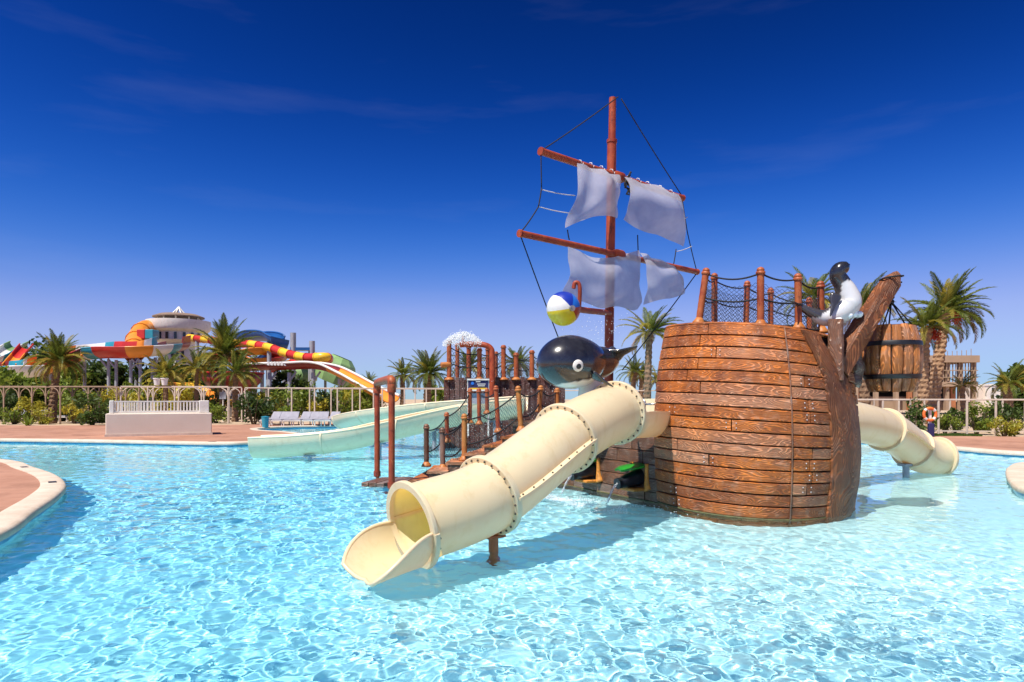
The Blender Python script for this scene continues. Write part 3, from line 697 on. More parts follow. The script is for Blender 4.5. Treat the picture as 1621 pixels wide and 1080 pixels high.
def side_flange(fr, i0, i1, r, parent, mat, sides=(-1, 1), w=.075, th=.034, nb=8):
    for sg in sides:
        g = [[fr[k][0]+fr[k][2]*(sg*(r-.012))-fr[k][3]*.0, fr[k][0]+fr[k][2]*(sg*(r+w))] for k in range(i0, i1+1)]
        q = MB(); q.shell(g, th); o = q.build('seam_flange', mat, parent, True, 40)
        for b in range(nb):
            k = i0+(i1-i0)*(b+.5)/nb; i = int(k); f0, f1 = fr[i], fr[min(i+1, i1)]; c = f0[0].lerp(f1[0], k-i)+f0[2]*(sg*(r+w*.6))+f0[3]*(th/2)
            bolt(c, f0[3], o, .9)
sl = thing('tube_slide', 'cream tube slide with bolted flanges and open scoop mouth in the foreground', 'water slide', (-.25, 7.6, 0))
TR = .405
cp = [(-1.02, 6.93, .425), (-.25, 7.58, .635), (.68, 8.72, 1.20), (1.50, 9.90, 1.50), (2.30, 11.15, 1.50)]
fr = frames(cp, 61)
def idx_near(p): return min(range(61), key=lambda i: (fr[i][0]-Vector(p)).length)
k1, k2, k3 = idx_near(cp[1]), idx_near(cp[2]), idx_near(cp[3])
for a, b in ((0, k1), (k1, k2), (k2, k3)): tube_section(fr, a, b, TR, M['cream'], sl)
tube_section(fr, k3, 60, TR, M['cream'], sl, a0=math.pi, a1=2*math.pi, name='entry_trough')
for k in (k1, k2): flange(fr[k], TR-.01, TR+.062, .075, M['cream'], sl, 26)
flange(fr[k3], TR-.01, TR+.062, .07, M['cream'], sl, 26)
flange(fr[0], TR-.016, TR+.075, .06, M['cream'], sl, 12, a0=math.pi*1.02, a1=math.pi*1.98, tb=1, bolt_r=TR+.05)
flange(fr[0], TR-.02, TR+.055, .05, M['cream'], sl, 0, a0=-.06, a1=math.pi+.06)
side_flange(fr, k1, k2, TR, sl, M['cream'], nb=9); side_flange(fr, 0, k1, TR, sl, M['cream'], sides=(-1,), nb=6); side_flange(fr, k2, k3, TR, sl, M['cream'], sides=(-1,), nb=8)
# scoop: the open trough at the mouth, flaring to the water
p0, t0, s0, u0 = fr[0]; tip = Vector((-1.36, 6.43, 0)); g = []
for i in range(15):
    k = i/14; d = (tip-Vector((p0.x, p0.y, 0))); c = Vector((p0.x, p0.y, 0))+d*k; dirh = (t0.xy.to_3d().normalized()*-1).lerp(d.normalized(), k).normalized()
    sd = Vector((-dirh.y, dirh.x, 0))*-1; sd = sd if sd.dot(s0) > 0 else -sd
    cz = p0.z-.02-.02*k; rad = TR+.03*k; al = R(2+52*k**2.2); row = []
    for j in range(25):
        a = math.pi+al*.9+(math.pi-1.8*al)*j/24; x, z = math.cos(a)*rad, math.sin(a)*rad
        row.append(c+sd*(x*(1+.28*k*(1-abs(math.sin(a)))))+Vector((0, 0, cz+z+.05*k-.07*k*max(0, math.cos(a))))+dirh*(.27*k*max(0, math.cos(a))+.03*k*abs(math.sin(a))))
    g.append(row)
q = MB(); q.shell(g, .034); sco = q.build('scoop', M['cream'], sl, True, 60)
lip = [g[i][0] for i in range(15)]+[g[14][j] for j in range(1, 24)]+[g[i][24] for i in range(14, -1, -1)]
q = MB(); q.tube(lip, .022, 8); q.build('rolled_lip', M['cream'], sco, True)
q = MB(); pb = fr[k1][0]-fr[k1][3]*(TR+.03)-fr[k1][1]*.06; bz = pb.z; q.tube([(pb.x, pb.y, -.6), (pb.x, pb.y, bz-.04)], .055, 12); q.build('support_post', M['post'], sl, True, 40)
q = MB(); q.box((pb.x, pb.y, bz-.03), (.24, .16, .03), rz=.7, bev=.006); q.build('post_saddle', M['post'], sl)
# the slide on the far side
s2 = thing('tube_slide', 'cream tube slide descending behind the bow towards the right edge', 'water slide', (8.7, 15.2, 0))
cp2 = [P(1522, 742, 15.9)+Vector((0, 0, .0)), P(1478, 716, 15.6), P(1425, 685, 15.0), P(1378, 668, 14.2), P(1330, 664, 13.4)]
cp2 = [(10.0, 15.9, .34), (9.35, 15.6, .44), (8.35, 14.95, .95), (7.15, 14.1, 1.22), (6.0, 13.2, 1.28)]
fr2 = frames(cp2, 51); TR2 = .41
def idn(p): return min(range(51), key=lambda i: (fr2[i][0]-Vector(p)).length)
ka, kb, kc = idn(cp2[1]), idn(cp2[2]), idn(cp2[3])
ks = [ka-6 if ka > 6 else 2, ka+4, kb+4, 50]
for a, b in ((ks[0], ks[1]), (ks[1], ks[2]), (ks[2], 50)): tube_section(fr2, a, b, TR2, M['cream'], s2)
for k in ks[:3]: flange(fr2[k], TR2-.01, TR2+.062, .075, M['cream'], s2, 24)
tube_section(fr2, 0, ks[0], TR2, M['cream'], s2, a0=math.pi*1.03, a1=math.pi*1.97, name='scoop')
side_flange(fr2, ks[1], ks[2], TR2, s2, M['cream'], nb=9)
q = MB(); pb = fr2[ks[1]+1][0]-fr2[ks[1]+1][3]*(TR2+.05); q.tube([(pb.x, pb.y, -.6), (pb.x, pb.y, pb.z)], .07, 12); q.box((pb.x, pb.y, pb.z+.02), (.34, .2, .06), rz=.5, bev=.01); q.build('support_post', M['column'], s2, True, 40)

# ================================================================ FIGURES
def body(name, pts, rad, parent, colour, seg=28, n=40, flat=None):
    ps = resample(catmull(pts, n*4), n)
    # radius along the same parameter
    L = [0]
    P0 = [Vector(p) for p in pts]
    for a, b in zip(P0, P0[1:]): L.append(L[-1]+(b-a).length)
    L = [x/L[-1] for x in L]; q = MB(); rr = []
    for k in range(n):
        u = k/(n-1); rr.append((float(np.interp(u, L, [r[0] for r in rad])), float(np.interp(u, L, [r[1] for r in rad]))))
    q.tube(ps, rr, seg); q.vc = [(*colour(Vector(v), i//seg/(n-1), i % seg/seg), 1) for i, v in enumerate(q.v)]
    o = q.build(name, M['vcol'], parent, True); return o
# whale on the slide: an egg-shaped body, tail and flukes, flippers, eyes, pale belly
whale = thing('whale_figure', 'glossy black whale figure with white belly and round eye above the slide', 'whale figure', tuple(P(930, 612, 10.0)))
WC = P(908, 577, 10.0); WF = (P(846, 586, 9.55)-P(975, 577, 10.5)).normalized()      # facing left and forward
WF.z = 0; WF.normalize(); WS = Vector((-WF.y, WF.x, 0)); WU = Vector((0, 0, 1))      # WS: to the whale's left, towards the camera?
if WS.y > 0: WS = -WS
q = MB(); nu, nv = 48, 32; ln = [(-1, 0)]; vc = []
for i in range(nv+1):
    th = math.pi*i/nv; x = math.cos(th); r = math.sin(th)
    for j in range(nu):
        a = 2*math.pi*j/nu; ax = .54*x if x > 0 else .66*x
        rw = r*(1 if x > -.1 else max(.35, 1-.30*(-x-.1)**1.6)); y = math.cos(a)*rw*.43; z = math.sin(a)*rw*(.425 if math.sin(a) > 0 else .36)
        if x < -.2: z += .12*(-x-.2)**1.6
        p = WC+WF*(ax+.06)+WS*y+WU*z; q.v.append(tuple(p))
        bel = z < -.235-.12*x
        vc.append((.68, .70, .68, 1) if bel else (.012, .012, .016, 1))
q.f = [(i*nu+j, i*nu+(j+1) % nu, (i+1)*nu+(j+1) % nu, (i+1)*nu+j) for i in range(nv) for j in range(nu)]; q.vc = vc
q.build('body', M['vcol'], whale, True)
tb = WC-WF*.60+WU*.05
def blk(v, u, w): return (.012, .012, .016)
def ell_blade(name, base, tip, w, th, parent, bend=0.0, side=None, col=blk, pexp=.6):
    base, tip = Vector(base), Vector(tip); t = (tip-base).normalized(); side = Vector(side); side = (side-t*side.dot(t)).normalized(); nrm = t.cross(side); n = 16; q = MB(); vc = []
    for i in range(n+1):
        u = i/n; c = base.lerp(tip, u)+nrm*(bend*math.sin(math.pi*u*.5)**2); ww = w*(1-u)**pexp*(.55+.45*math.sin(math.pi*min(1, u*1.4+.25))) + .006; tt = th*(1-.8*u)
        for j in range(12):
            a = 2*math.pi*j/12; v = c+side*(math.cos(a)*ww)+nrm*(math.sin(a)*tt); q.v.append(tuple(v)); vc.append((*col(v, u, j/12), 1))
    q.f = [(i*12+j, i*12+(j+1) % 12, (i+1)*12+(j+1) % 12, (i+1)*12+j) for i in range(n) for j in range(12)]+[tuple(range(11, -1, -1)), tuple(n*12+j for j in range(12))]; q.vc = vc
    return q.build(name, M['vcol'], parent, True)
tl = P(968, 570, 10.45); pts = [WC-WF*.35+WU*.02, WC-WF*.6+WU*.06, P(967, 567, 10.5), P(972, 556, 10.62)]
body('tail', pts, [(.26, .28), (.22, .23), (.14, .17), (.06, .1)], whale, blk, 18, 20)
ell_blade('tail_fluke', P(958, 568, 10.45), P(1009, 546, 10.1), .20, .055, whale, .03, WF+WU*.5)
ell_blade('tail_fluke', P(970, 562, 10.6), P(928, 549, 11.1), .18, .035, whale, -.03, WF+WU*.5)
fb = WC+WS*.33-WF*.10-WU*.20; ell_blade('flipper', P(938, 593, 9.72), P(972, 611, 9.6), .085, .03, whale, .02, WU*.6+WF*.5)
ell_blade('flipper', WC-WS*.33-WU*.18, WC-WS*.55-WF*.30-WU*.34, .085, .03, whale, .02, WF)
def on_body(px, py):         # first hit of the body ellipsoid along the view line
    d = (P(px, py, 1)-Vector((0, 0, CH))); o = Vector((0, 0, CH)); s = 8.0
    while s < 11.5:
        p = o+d*s; l = p-WC-WF*.06; x, y, z = l.dot(WF), l.dot(WS), l.dot(WU)
        e = (x/(.54 if x > 0 else .66))**2+(y/.43)**2+(z/(.425 if z > 0 else .36))**2
        if e < 1: return p, (WF*(x/.36)+WS*(y/.16)+WU*(z/.14)).normalized()
        s += .004
    return P(px, py, 9.6), Vector((0, -1, 0))
for sd in (1, -1):
    p, n = on_body(915, 579)
    if sd < 0: l = p-WC; p = p-WS*(2*l.dot(WS)); n = n-WS*(2*n.dot(WS))
    Mt = n.to_track_quat('Z', 'Y').to_matrix()
    e = MB(); e.ball(p, .085, 18, 8, (1, 1, .32), Mt); eo = e.build('eye', M['white'], whale, True)
    e = MB(); e.ball(p+n*.022-WU*.008, .040, 14, 6, (1, 1, .3), Mt); e.build('pupil', M['hoop'], eo, True)
q = MB(); c = WC-WF*.34-WU*.30; q.tube([c+WU*.1, c-WU*.22], [.16, .2], 14); q.build('mount', M['white'], whale, True, 40)
# beach ball that tips water, on its pipe
ball = thing('tipping_ball', 'striped beach ball bucket on a red pipe bracket beside the mast', 'ball', tuple(P(890, 516, 12.3)))
BCt = P(892, 489, 11.6); BAX = (Vector((0, 0, 1.7))-BCt).normalized(); BAX = (BAX*.86+Vector((.52, -.1, .02))).normalized(); Mb = BAX.to_track_quat('Z', 'Y').to_matrix()
bc = ['blue', 'bluel', 'red', 'yellow', 'whitef', 'whitef']
M['bluel'] = paint('light_blue_paint', (.02, .16, .60), .35, .1); M['yellowp'] = paint('bright_yellow_paint', (.80, .58, .02), .35, .08); M['redp'] = paint('orange_red_paint', (.42, .05, .015), .35, .1); M['bluep'] = paint('royal_blue_paint', (.012, .035, .32), .35, .1)
prof = [(math.sin(math.pi*i/20)*.292, -math.cos(math.pi*i/20)*.292*.93) for i in range(21)]
for k, cn in enumerate(['bluel', 'bluep', 'whitef', 'yellowp', 'yellowp', 'redp']):
    q = MB(); a0 = R(12)+k*math.pi/3; q.lathe(prof, BCt, 8, a0, a0+math.pi/3, Mb); o = q.build('ball_panel', M[cn], ball, True)
q = MB(); q.tube([BCt-BAX*.26, BCt-BAX*.30], .05, 10); q.build('back_cap', M['yellowp'], ball, True, 40)
hub = BCt+BAX*.272; q = MB(); q.tube([hub-BAX*.02, hub+BAX*.04], .05, 10); q.tube([hub+BAX*.03, hub+BAX*.07], .028, 8); q.build('hub', M['steel'], ball, True, 40)
q = MB(); e1 = P(903, 488, 11.42); q.tube([e1, P(930, 492, 12.1), Vector((1.85, 12.96, P(962, 496, 13).z))], .055, 12); q.build('bracket_pipe', M['rust'], ball, True, 40)
q = MB(); q.tube(catmull([P(917, 487, 11.75), P(918, 460, 11.7), P(916, 449, 11.7), P(910, 448, 11.7), P(908, 457, 11.7)], 20), .036, 10); q.build('spout_pipe', M['rust'], ball, True, 40)
# seal on the bowsprit
seal = thing('seal_figure', 'black and white seal figure perched on the bowsprit timber', 'seal figure', tuple(P(1330, 512, 10.35)))
SY = 10.3
def scol(v, u, w):
    px = CX+F*v.x/v.y; py = HZ-(v.z-CH)*F/v.y
    if py < 444: return (.012, .012, .014)                       # head
    x = np.interp(py, [444, 460, 480, 495, 505], [1334, 1331, 1324, 1308, 1292])
    d = px-x+6*mnoise.noise((px*.06, py*.06, 3))
    if d < 0 and py < 503: return (.045, .042, .045)
    return (.60, .60, .60)
sb = [P(1258, 480, SY), P(1270, 487, SY), P(1288, 497, SY), P(1306, 503, SY), P(1327, 497, SY), P(1343, 481, SY), P(1340, 463, SY), P(1333, 449, SY), P(1327, 439, SY), P(1327, 431, SY-.01), P(1331, 426, SY-.02), P(1336, 423.5, SY-.03), P(1340, 422, SY-.03), P(1342.5, 421.5, SY-.03)]
sr = [(.02, .07), (.05, .05), (.085, .085), (.13, .125), (.185, .17), (.21, .18), (.17, .155), (.135, .125), (.128, .122), (.125, .12), (.118, .115), (.10, .097), (.08, .078), (.05, .05)]
body('body', sb, sr, seal, scol, 26, 70)
dg = lambda v, u, w: (.035, .033, .036)
ell_blade('flipper', P(1324, 466, SY-.13), P(1313, 502, SY-.19), .085, .028, seal, .03, (1, 0, .2), dg)
ell_blade('flipper', P(1347, 474, SY+.12), P(1358, 502, SY+.18), .075, .03, seal, .03, (1, 0, .2), dg)
ell_blade('tail_flipper', P(1268, 485, SY), P(1256, 478, SY-.2), .045, .016, seal, .0, (1, 0, .4), dg)
ell_blade('tail_flipper', P(1268, 485, SY), P(1258, 480, SY+.2), .045, .016, seal, .0, (1, 0, .4), dg)
for dy in (-1, 1): q = MB(); q.ball(P(1336, 424, SY)+Vector((.0, dy*.10, .02)), .013, 8, 6); q.build('eye', M['hoop'], seal, True)
q = MB(); q.ball(P(1343.5, 419.5, SY-.04), .020, 8, 6); q.build('nose', M['hoop'], seal, True)
q = MB()
for k in range(10): q.ball(P(1325+k*4, 508-k*1.2+random.uniform(-3, 3), SY-.05+random.uniform(-.1, .1)), .05, 8, 5)
q.build('plinth', M['foam'], seal, True)
# hanging barrel
bar = thing('hanging_barrel', 'wooden barrel with two black hoops hanging from the bowsprit on ropes', 'barrel', tuple(P(1412, 622, 10.7)))
BC = P(1412, 568, 10.7); zb, zt_ = P(1412, 620, 10.7).z, P(1412, 516, 10.7).z
def brad(z): u = (z-zb)/(zt_-zb); return .315+.10*math.sin(math.pi*u)**.9
NS = 15
for k in range(NS):
    q = MB(); a0 = 2*math.pi*k/NS; n = 12; uv = []; rows = []; prof = [(0, -.05), (.04, -.012), (.13, .0), (.5, .012), (.87, .0), (.96, -.012), (1, -.05)]
    zo = rng.uniform(-.012, .012)
    for i in range(n+1):
        z = zb+(zt_-zb)*i/n
        for a, o in prof: r = brad(z)+o; an = a0+2*math.pi/NS*(a*.93+.035); q.v.append((BC.x+r*math.cos(an), BC.y+r*math.sin(an), z+zo)); uv.append((z, a*.17))
    m = len(prof); q.f = [(i*m+j, i*m+j+1, (i+1)*m+j+1, (i+1)*m+j) for i in range(n) for j in range(m-1)]+[tuple(range(m-1, -1, -1)), tuple(n*m+j for j in range(m))]; q.uv = uv
    q.build('stave', M['stave'], bar, True, 45)
q = MB(); 
for z in (zb+.04, zt_-.05): q.lathe([(0, z), (brad(z)-.03, z)], (BC.x, BC.y, 0), 24)
q.lathe([(brad(zb+(zt_-zb)*i/8)-.04, zb+(zt_-zb)*i/8) for i in range(9)], (BC.x, BC.y, 0), 24); q.build('barrel_core', M['joint'], bar, True)
for zc in (P(0, 545, 10.7).z, P(0, 597, 10.7).z):
    q = MB(); q.lathe([(brad(zc-.035)-.02, zc-.035), (brad(zc-.035)+.022, zc-.035), (brad(zc)+.028, zc), (brad(zc+.035)+.022, zc+.035), (brad(zc+.035)-.02, zc+.035)], (BC.x, BC.y, 0), 40); q.build('hoop', M['hoop'], bar, True, 40)
hk = P(1411, 478, 10.6)
for k in range(5): a = k*2*math.pi/5+.3; q = MB(); q.tube([hk, (BC.x+.30*math.cos(a), BC.y+.30*math.sin(a), zt_-.01)], .012, 6); q.build('sling_rope', M['rope'], bar, True)
q = MB(); q.tube([hk-Vector((0, 0, .02)), P(1411, 452, 10.55)], .014, 6); q.ball(hk, .045, 8, 6); q.ball(hk+Vector((.02, 0, .07)), .03, 8, 6); q.build('knot', M['rope'], bar, True)
q = MB(); q.tube([P(1411, 452, 10.55)+Vector((math.cos(a*.7)*.16, math.sin(a*.7)*.17, .05+.01*a)) for a in range(12)], .014, 6); q.build('rope_turns', M['rope'], bar, True)

# ================================================================ CANNONS
for k, (t, px, lab) in enumerate(((.145, 0, 'black pipe cannon under green flap, nearer the bow'), (.465, 0, 'black pipe cannon under green flap, half hidden by the slide'))):
    w = WA.lerp(WB, t); n = WN; al = (WB-WA).normalized(); zc = .385
    c = thing('water_cannon', lab, 'cannon', (w.x, w.y, 0), 'water cannons in the ship side')
    b0 = Vector((w.x, w.y, zc)); b1 = b0+n*.50-Vector((0, 0, .085)); d = (b1-b0).normalized()
    q = MB(); q.tube([b0-d*.05, b0+d*.02, b0+d*.3, b1-d*.08, b1-d*.075, b1, b1-d*.005, b1-d*.15], [.145, .145, .115, .085, .092, .092, .066, .062], 20, False); q.build('barrel', M['blackpipe'], c, True, 40)
    g = []
    for i in range(9):
        u = i/8; rr = []
        for j in range(9): v = j/8-.5; wd = .38*(1-.35*abs(u-.5)**2*4*(u > .3)); rr.append(b0+n*(.02+.46*u)+al*(v*wd*(1 if u < .6 else 1-.8*(u-.6)))+Vector((0, 0, .225-.04*u-.05*abs(v)-.03*u*u)))
        g.append(rr)
    q = MB(); q.shell(g, .035); q.build('flap', M['green'], c, True, 40)
    for sg in (-1, 1):
        q = MB(); a = al*(sg*.20)
        pr = [b0+a+Vector((0, 0, .24)), b0+a+Vector((0, 0, .05)), b0+a*1.05+Vector((0, 0, -.08)), b0+a*1.25+Vector((0, 0, -.20))]
        q.tube([p+n*.035 for p in catmull(pr, 14)], [(.035+.02*(i/13), .035+.05*(i/13)**3) for i in range(14)], 8); q.build('bracket', M['orange'], c, True)
    q = MB(); q.beam(b0-Vector((0, 0, .19))+n*.01, b0-Vector((0, 0, .19))+n*.30, .36, .05, bev=.012); q.build('cradle', M['orange'], c)
    v0 = n*1.05; pts = []; p = b1-d*.03
    for i in range(16):
        tt = i*.0185*1.15; pts.append(p+d*(1.0*tt)+Vector((0, 0, -4.9*tt*tt)))
        if pts[-1].z < -.03: break
    q = MB(); q.tube(pts, [(.020+.006*math.sin(i*2.1))*(1-.25*i/15) for i in range(len(pts))], 8)
    tag(q.build('water_jet', M['jet'], None, True), 'thin stream of water from the '+('cannon nearer the bow' if k == 0 else 'cannon half hidden by the slide'), 'water jet', 'water jets from the cannons')

# ================================================================ OPEN FLUMES, PIPE ARCH, FAR PLATFORM
def flume(root, pts, n, w, h, mats, per, th=.035, lip=.035, name='flume_section', joints=True, deep=1.0, rimm=None, bank=0.0):
    fr = frames(pts, n); secs = []
    def row(k):
        p, t, s, u = fr[k]; u = Vector((0, 0, 1)); r = []
        for j in range(17):
            a = math.pi*(1+j/16); x = math.cos(a); z = math.sin(a)
            r.append(p+s*(x*w/2)+u*(h+z*h*deep if abs(z) > 0 else h))
        return r
    i = 0; c = 0
    while i < n-1:
        e = min(n-1, i+per); q = MB(); g = [row(k) for k in range(i, e+1)]; q.shell(g, th); m = mats[c % len(mats)]; o = q.build(name, m, root, True, 50); secs.append(o)
        for j in (0, 16): l = MB(); l.tube([r[j] for r in g], lip, 8); l.build('rim', rimm or m, o, True, 60)
        if bank:
            jb = 0 if g[0][0].y+g[-1][0].y > g[0][16].y+g[-1][16].y else 16; l = MB(); l.shell([[r[jb], r[jb]+Vector((0, 0, bank*.5)), r[jb]+Vector((0, .1, bank))] for r in g], th); l.build('bank_wall', m, o, True, 50)
        if joints and i > 0:
            l = MB(); l.tube([q_+(fr[i][0]+Vector((0, 0, h))-q_).normalized()*-.02 for q_ in g[0]], .022, 6); l.build('joint_rib', m, o, True)
        i = e; c += 1
    return fr
fa = thing('open_flume', 'pale cream open flume reaching lowest into the pool at left', 'water slide', (-5, 19.9, 0))
ffr = flume(fa, [(-7.45, 19.75, .0), (-6.2, 19.75, .06), (-4.9, 19.85, .2), (-3.8, 20.15, .43), (-2.7, 20.55, .68), (-1.3, 20.9, .95), (.3, 21.1, 1.12)], 49, 1.0, .60, [M['palecream']], 12, .04, .03)
def wpost(x, y, z, parent, r=.05, star=True):
    q = MB(); q.tube([(x, y, -.9), (x, y, z)], r, 8)
    if star: q.box((x, y, z), (.34, .1, .05), bev=.01)
    q.build('support_post', M['column'], parent, True, 40)
for k in (10, 22, 33, 43): p = ffr[k][0]; wpost(p.x, p.y-.25, p.z-.02, fa)
fb_ = thing('open_flume', 'pale cream open flume curving away behind, its trough interior showing', 'water slide', (-5, 25, 0))
ffr = flume(fb_, [(.5, 22.7, 1.3), (-2.4, 23.0, 1.08), (-4.8, 24.6, .80), (-6.6, 27.6, .50), (-7.3, 31, .22), (-7.2, 34, .02)], 61, 1.25, .5, [M['palecream']], 12, .04, .03)
for k in (12, 24, 36, 48): p = ffr[k][0]; wpost(p.x, p.y, p.z-.02, fb_, .07)
q = MB(); q.box((1.2, 22, .95), (2.6, 2.6, .12), bev=.01); 
for x in (.1, 2.3):
    for y in (20.9, 23.1): q.box((x, y, .2), (.15, .15, 1.4))
tag(ubox(q, 0).build('slide_platform', M['plank_dark']), 'dark timber platform at the top of the cream flumes', 'platform')
arch = thing('pipe_arch', 'rust red pipe arch of two posts standing in the water by the stairs', 'pipe arch', tuple(G(609, 760)))
pa, pb_ = G(597, 753), G(620, 772)
for p, zt in ((pa, 1.86), (pb_, 1.86)):
    q = MB(); q.tube([(p.x, p.y, -.9), (p.x, p.y, zt)], .062, 12); o = q.build('post', M['rust'], arch, True, 40)
    q = MB(); q.tube([(p.x, p.y, zt-.03), (p.x, p.y, zt+.03)], .085, 12); q.build('collar', M['rust'], o, True, 40)
    q = MB(); q.tube([(p.x, p.y, -.02), (p.x, p.y, .1)], .078, 12); q.build('foot_sleeve', M['rust'], o, True, 40)
A, B = Vector((pa.x, pa.y, 1.86)), Vector((pb_.x, pb_.y, 1.86)); T = B-A; q = MB()
q.tube(catmull([A, A+Vector((0, 0, .10)), A+T*.05+Vector((0, 0, .2)), A+T*.5+Vector((0, 0, .22)), B-T*.05+Vector((0, 0, .22)), B+Vector((0, 0, .12)), B], 30), .085, 12); q.build('top_pipe', M['post'], arch, True, 40)
fort = thing('play_fort', 'dark maroon plank play fort ringed with posts, water spraying over it', 'play structure', (-.4, 25.5, 0))
FX0, FX1, FY0, FY1, FZ = -2.4, 1.9, 24.4, 28.0, 2.44
fw = MB(); fw.box(((FX0+FX1)/2, (FY0+FY1)/2, FZ/2-.4), (FX1-FX0-.12, FY1-FY0-.12, FZ+.7)); fw.build('core', M['joint'], fort)
nx_ = 24
for k in range(nx_):
    x = FX0+(FX1-FX0)*(k+.5)/nx_; q = MB(); q.box((x, FY0, FZ/2-.35+rng.uniform(-.02, .04)), ((FX1-FX0)/nx_-.015, .07, FZ+.75), bev=.008); ubox(q, 0); q.build('wall_plank', M['sprayed'], fort)
for k in range(18):
    y = FY0+(FY1-FY0)*(k+.5)/18; q = MB(); q.box((FX0, y, FZ/2-.35+rng.uniform(-.02, .04)), (.07, (FY1-FY0)/18-.015, FZ+.75), bev=.008); ubox(q, 0); q.build('wall_plank', M['sprayed'], fort)
fpx = [(711, 540, 24.4), (724, 545, 27.6), (742, 548, 26), (759, 553, 24.4), (772, 552, 27.8), (785, 558, 27.8), (797, 548, 24.4), (817, 560, 24.4), (842, 556, 24.4), (856, 566, 27.8), (868, 560, 24.4)]
fps = []
for px, py, Y in fpx: t = P(px, py, Y); b = Vector((t.x, t.y, FZ-.05)); rail_post('fort_post', b, t, .085, M['post'], fort); fps.append((b, t))
for i, j in ((0, 3), (3, 6), (6, 7), (7, 8), (8, 10)):
    for k in (.85, .45): sagrope(fps[i][0].lerp(fps[i][1], k), fps[j][0].lerp(fps[j][1], k), .12, .022).build('rope', M['rope'], fort, True)
    net('net', fps[i][0], fps[j][0], fps[i][0].lerp(fps[i][1], .8), fps[j][0].lerp(fps[j][1], .8), 20, 12, fort, M['net'], .1, .007)
q = MB(); q.tube(catmull([P(779, 640, 24.1), P(779, 600, 24.1), P(779, 565, 24.1), P(777, 552, 24.1), P(766, 546, 24.1), P(745, 545, 24.2), P(728, 546, 24.2)], 30), .10, 12); q.build('spray_pipe', M['rust'], fort, True)
q = MB(); q.tube([P(698, 578, 24.3), P(713, 577, 24.4)], .10, 10); q.build('side_spout', M['orangepost'], fort, True, 40)
q = MB(); q.tube([P(733, 545, 24.3), P(733, 532, 24.3)], [.06, .05], 10); q.build('fountain_nozzle', M['rust'], fort, True)
def drops(name, label, gen, n, rmin, rmax, seed):
    rg_ = random.Random(seed); q = MB(); oct_f = [(0, 2, 4), (2, 1, 4), (1, 3, 4), (3, 0, 4), (2, 0, 5), (1, 2, 5), (3, 1, 5), (0, 3, 5)]
    for _ in range(n):
        p, st = gen(rg_); r = rg_.uniform(rmin, rmax); q.add([p+Vector(d)*r*(st if d[2] else 1) for d in ((1, 0, 0), (-1, 0, 0), (0, 1, 0), (0, -1, 0), (0, 0, 1), (0, 0, -1))], oct_f)
    o = q.build(name, M['foam'], None, True); o['kind'] = 'stuff'; o['label'] = label; o['category'] = 'water spray'; return o
fc = P(733, 534, 24.3)
def g1(r):       # mushroom dome of water
    a = r.random()*6.283; u = r.random()**.55; rad = .74*u; return fc+Vector((rad*math.cos(a), rad*math.sin(a), .12-.40*u*u+r.gauss(0, .05))), 1
drops('water_spray', 'white dome of water spray above the maroon fort', g1, 3200, .006, .018, 3)
def g2(r): x = r.uniform(FX0-.3, FX1); return Vector((x, FY0-.15-abs(r.gauss(0, .35)), r.uniform(.0, FZ+.1)*(.3+.7*r.random()))), 2.0
drops('water_spray', 'falling water drops in front of the maroon fort wall', g2, 1300, .003, .009, 4)
def g3(r): u = r.random(); return P(940+r.gauss(0, 26), 520+r.gauss(0, 17)+8*u, 11.9+r.gauss(0, .3)), 1.3
drops('water_spray', 'fine drops flying between the beach ball and the mast', g3, 160, .003, .007, 5)
# sign board at the flume
sg = thing('notice_sign', 'navy notice sign in a white frame in front of the maroon fort', 'sign', tuple(P(757, 690, 19.5)))
a, b, c, d = P(741, 601, 19.5), P(773, 601, 19.5), P(773, 618, 19.5), P(741, 618, 19.5)
q = MB(); q.box(((a+c)/2), (b.x-a.x, .03, a.z-d.z)); pn = q.build('panel', M['navy'], sg)
q = MB(); 
for s_, e_ in ((a, b), (d, c)): q.beam(s_+Vector((-.03, -.01, 0)), e_+Vector((.03, -.01, 0)), .06, .045)
for s_, e_ in ((a, P(741, 690, 19.5)), (b, P(773, 690, 19.5))): q.beam(s_+Vector((0, .02, .02)), e_+Vector((0, .02, 0)), .045, .045)
q.build('frame', M['white'], sg)
q = MB(); q.box(P(757, 615.5, 19.47), (b.x-a.x-.06, .012, .05)); q.build('yellow_strip', M['yellow'], pn)
for px, py, w in ((757, 604.5, .13), (762, 608.2, .24), (762, 611, .20)): q = MB(); q.box(P(px, py, 19.475), (w, .012, .022)); q.build('text_line', M['whitef'], pn)
q = MB(); q.lathe([(.0, 0), (.045, 0)], P(748, 607, 19.47), 12, M=Matrix.Rotation(math.pi/2, 3, 'X')); q.build('emblem', M['bluel'], pn)
q = MB(); q.box(P(757, 631, 19.55), (.5, .02, .30)); q.build('lower_board', M['column'], sg)

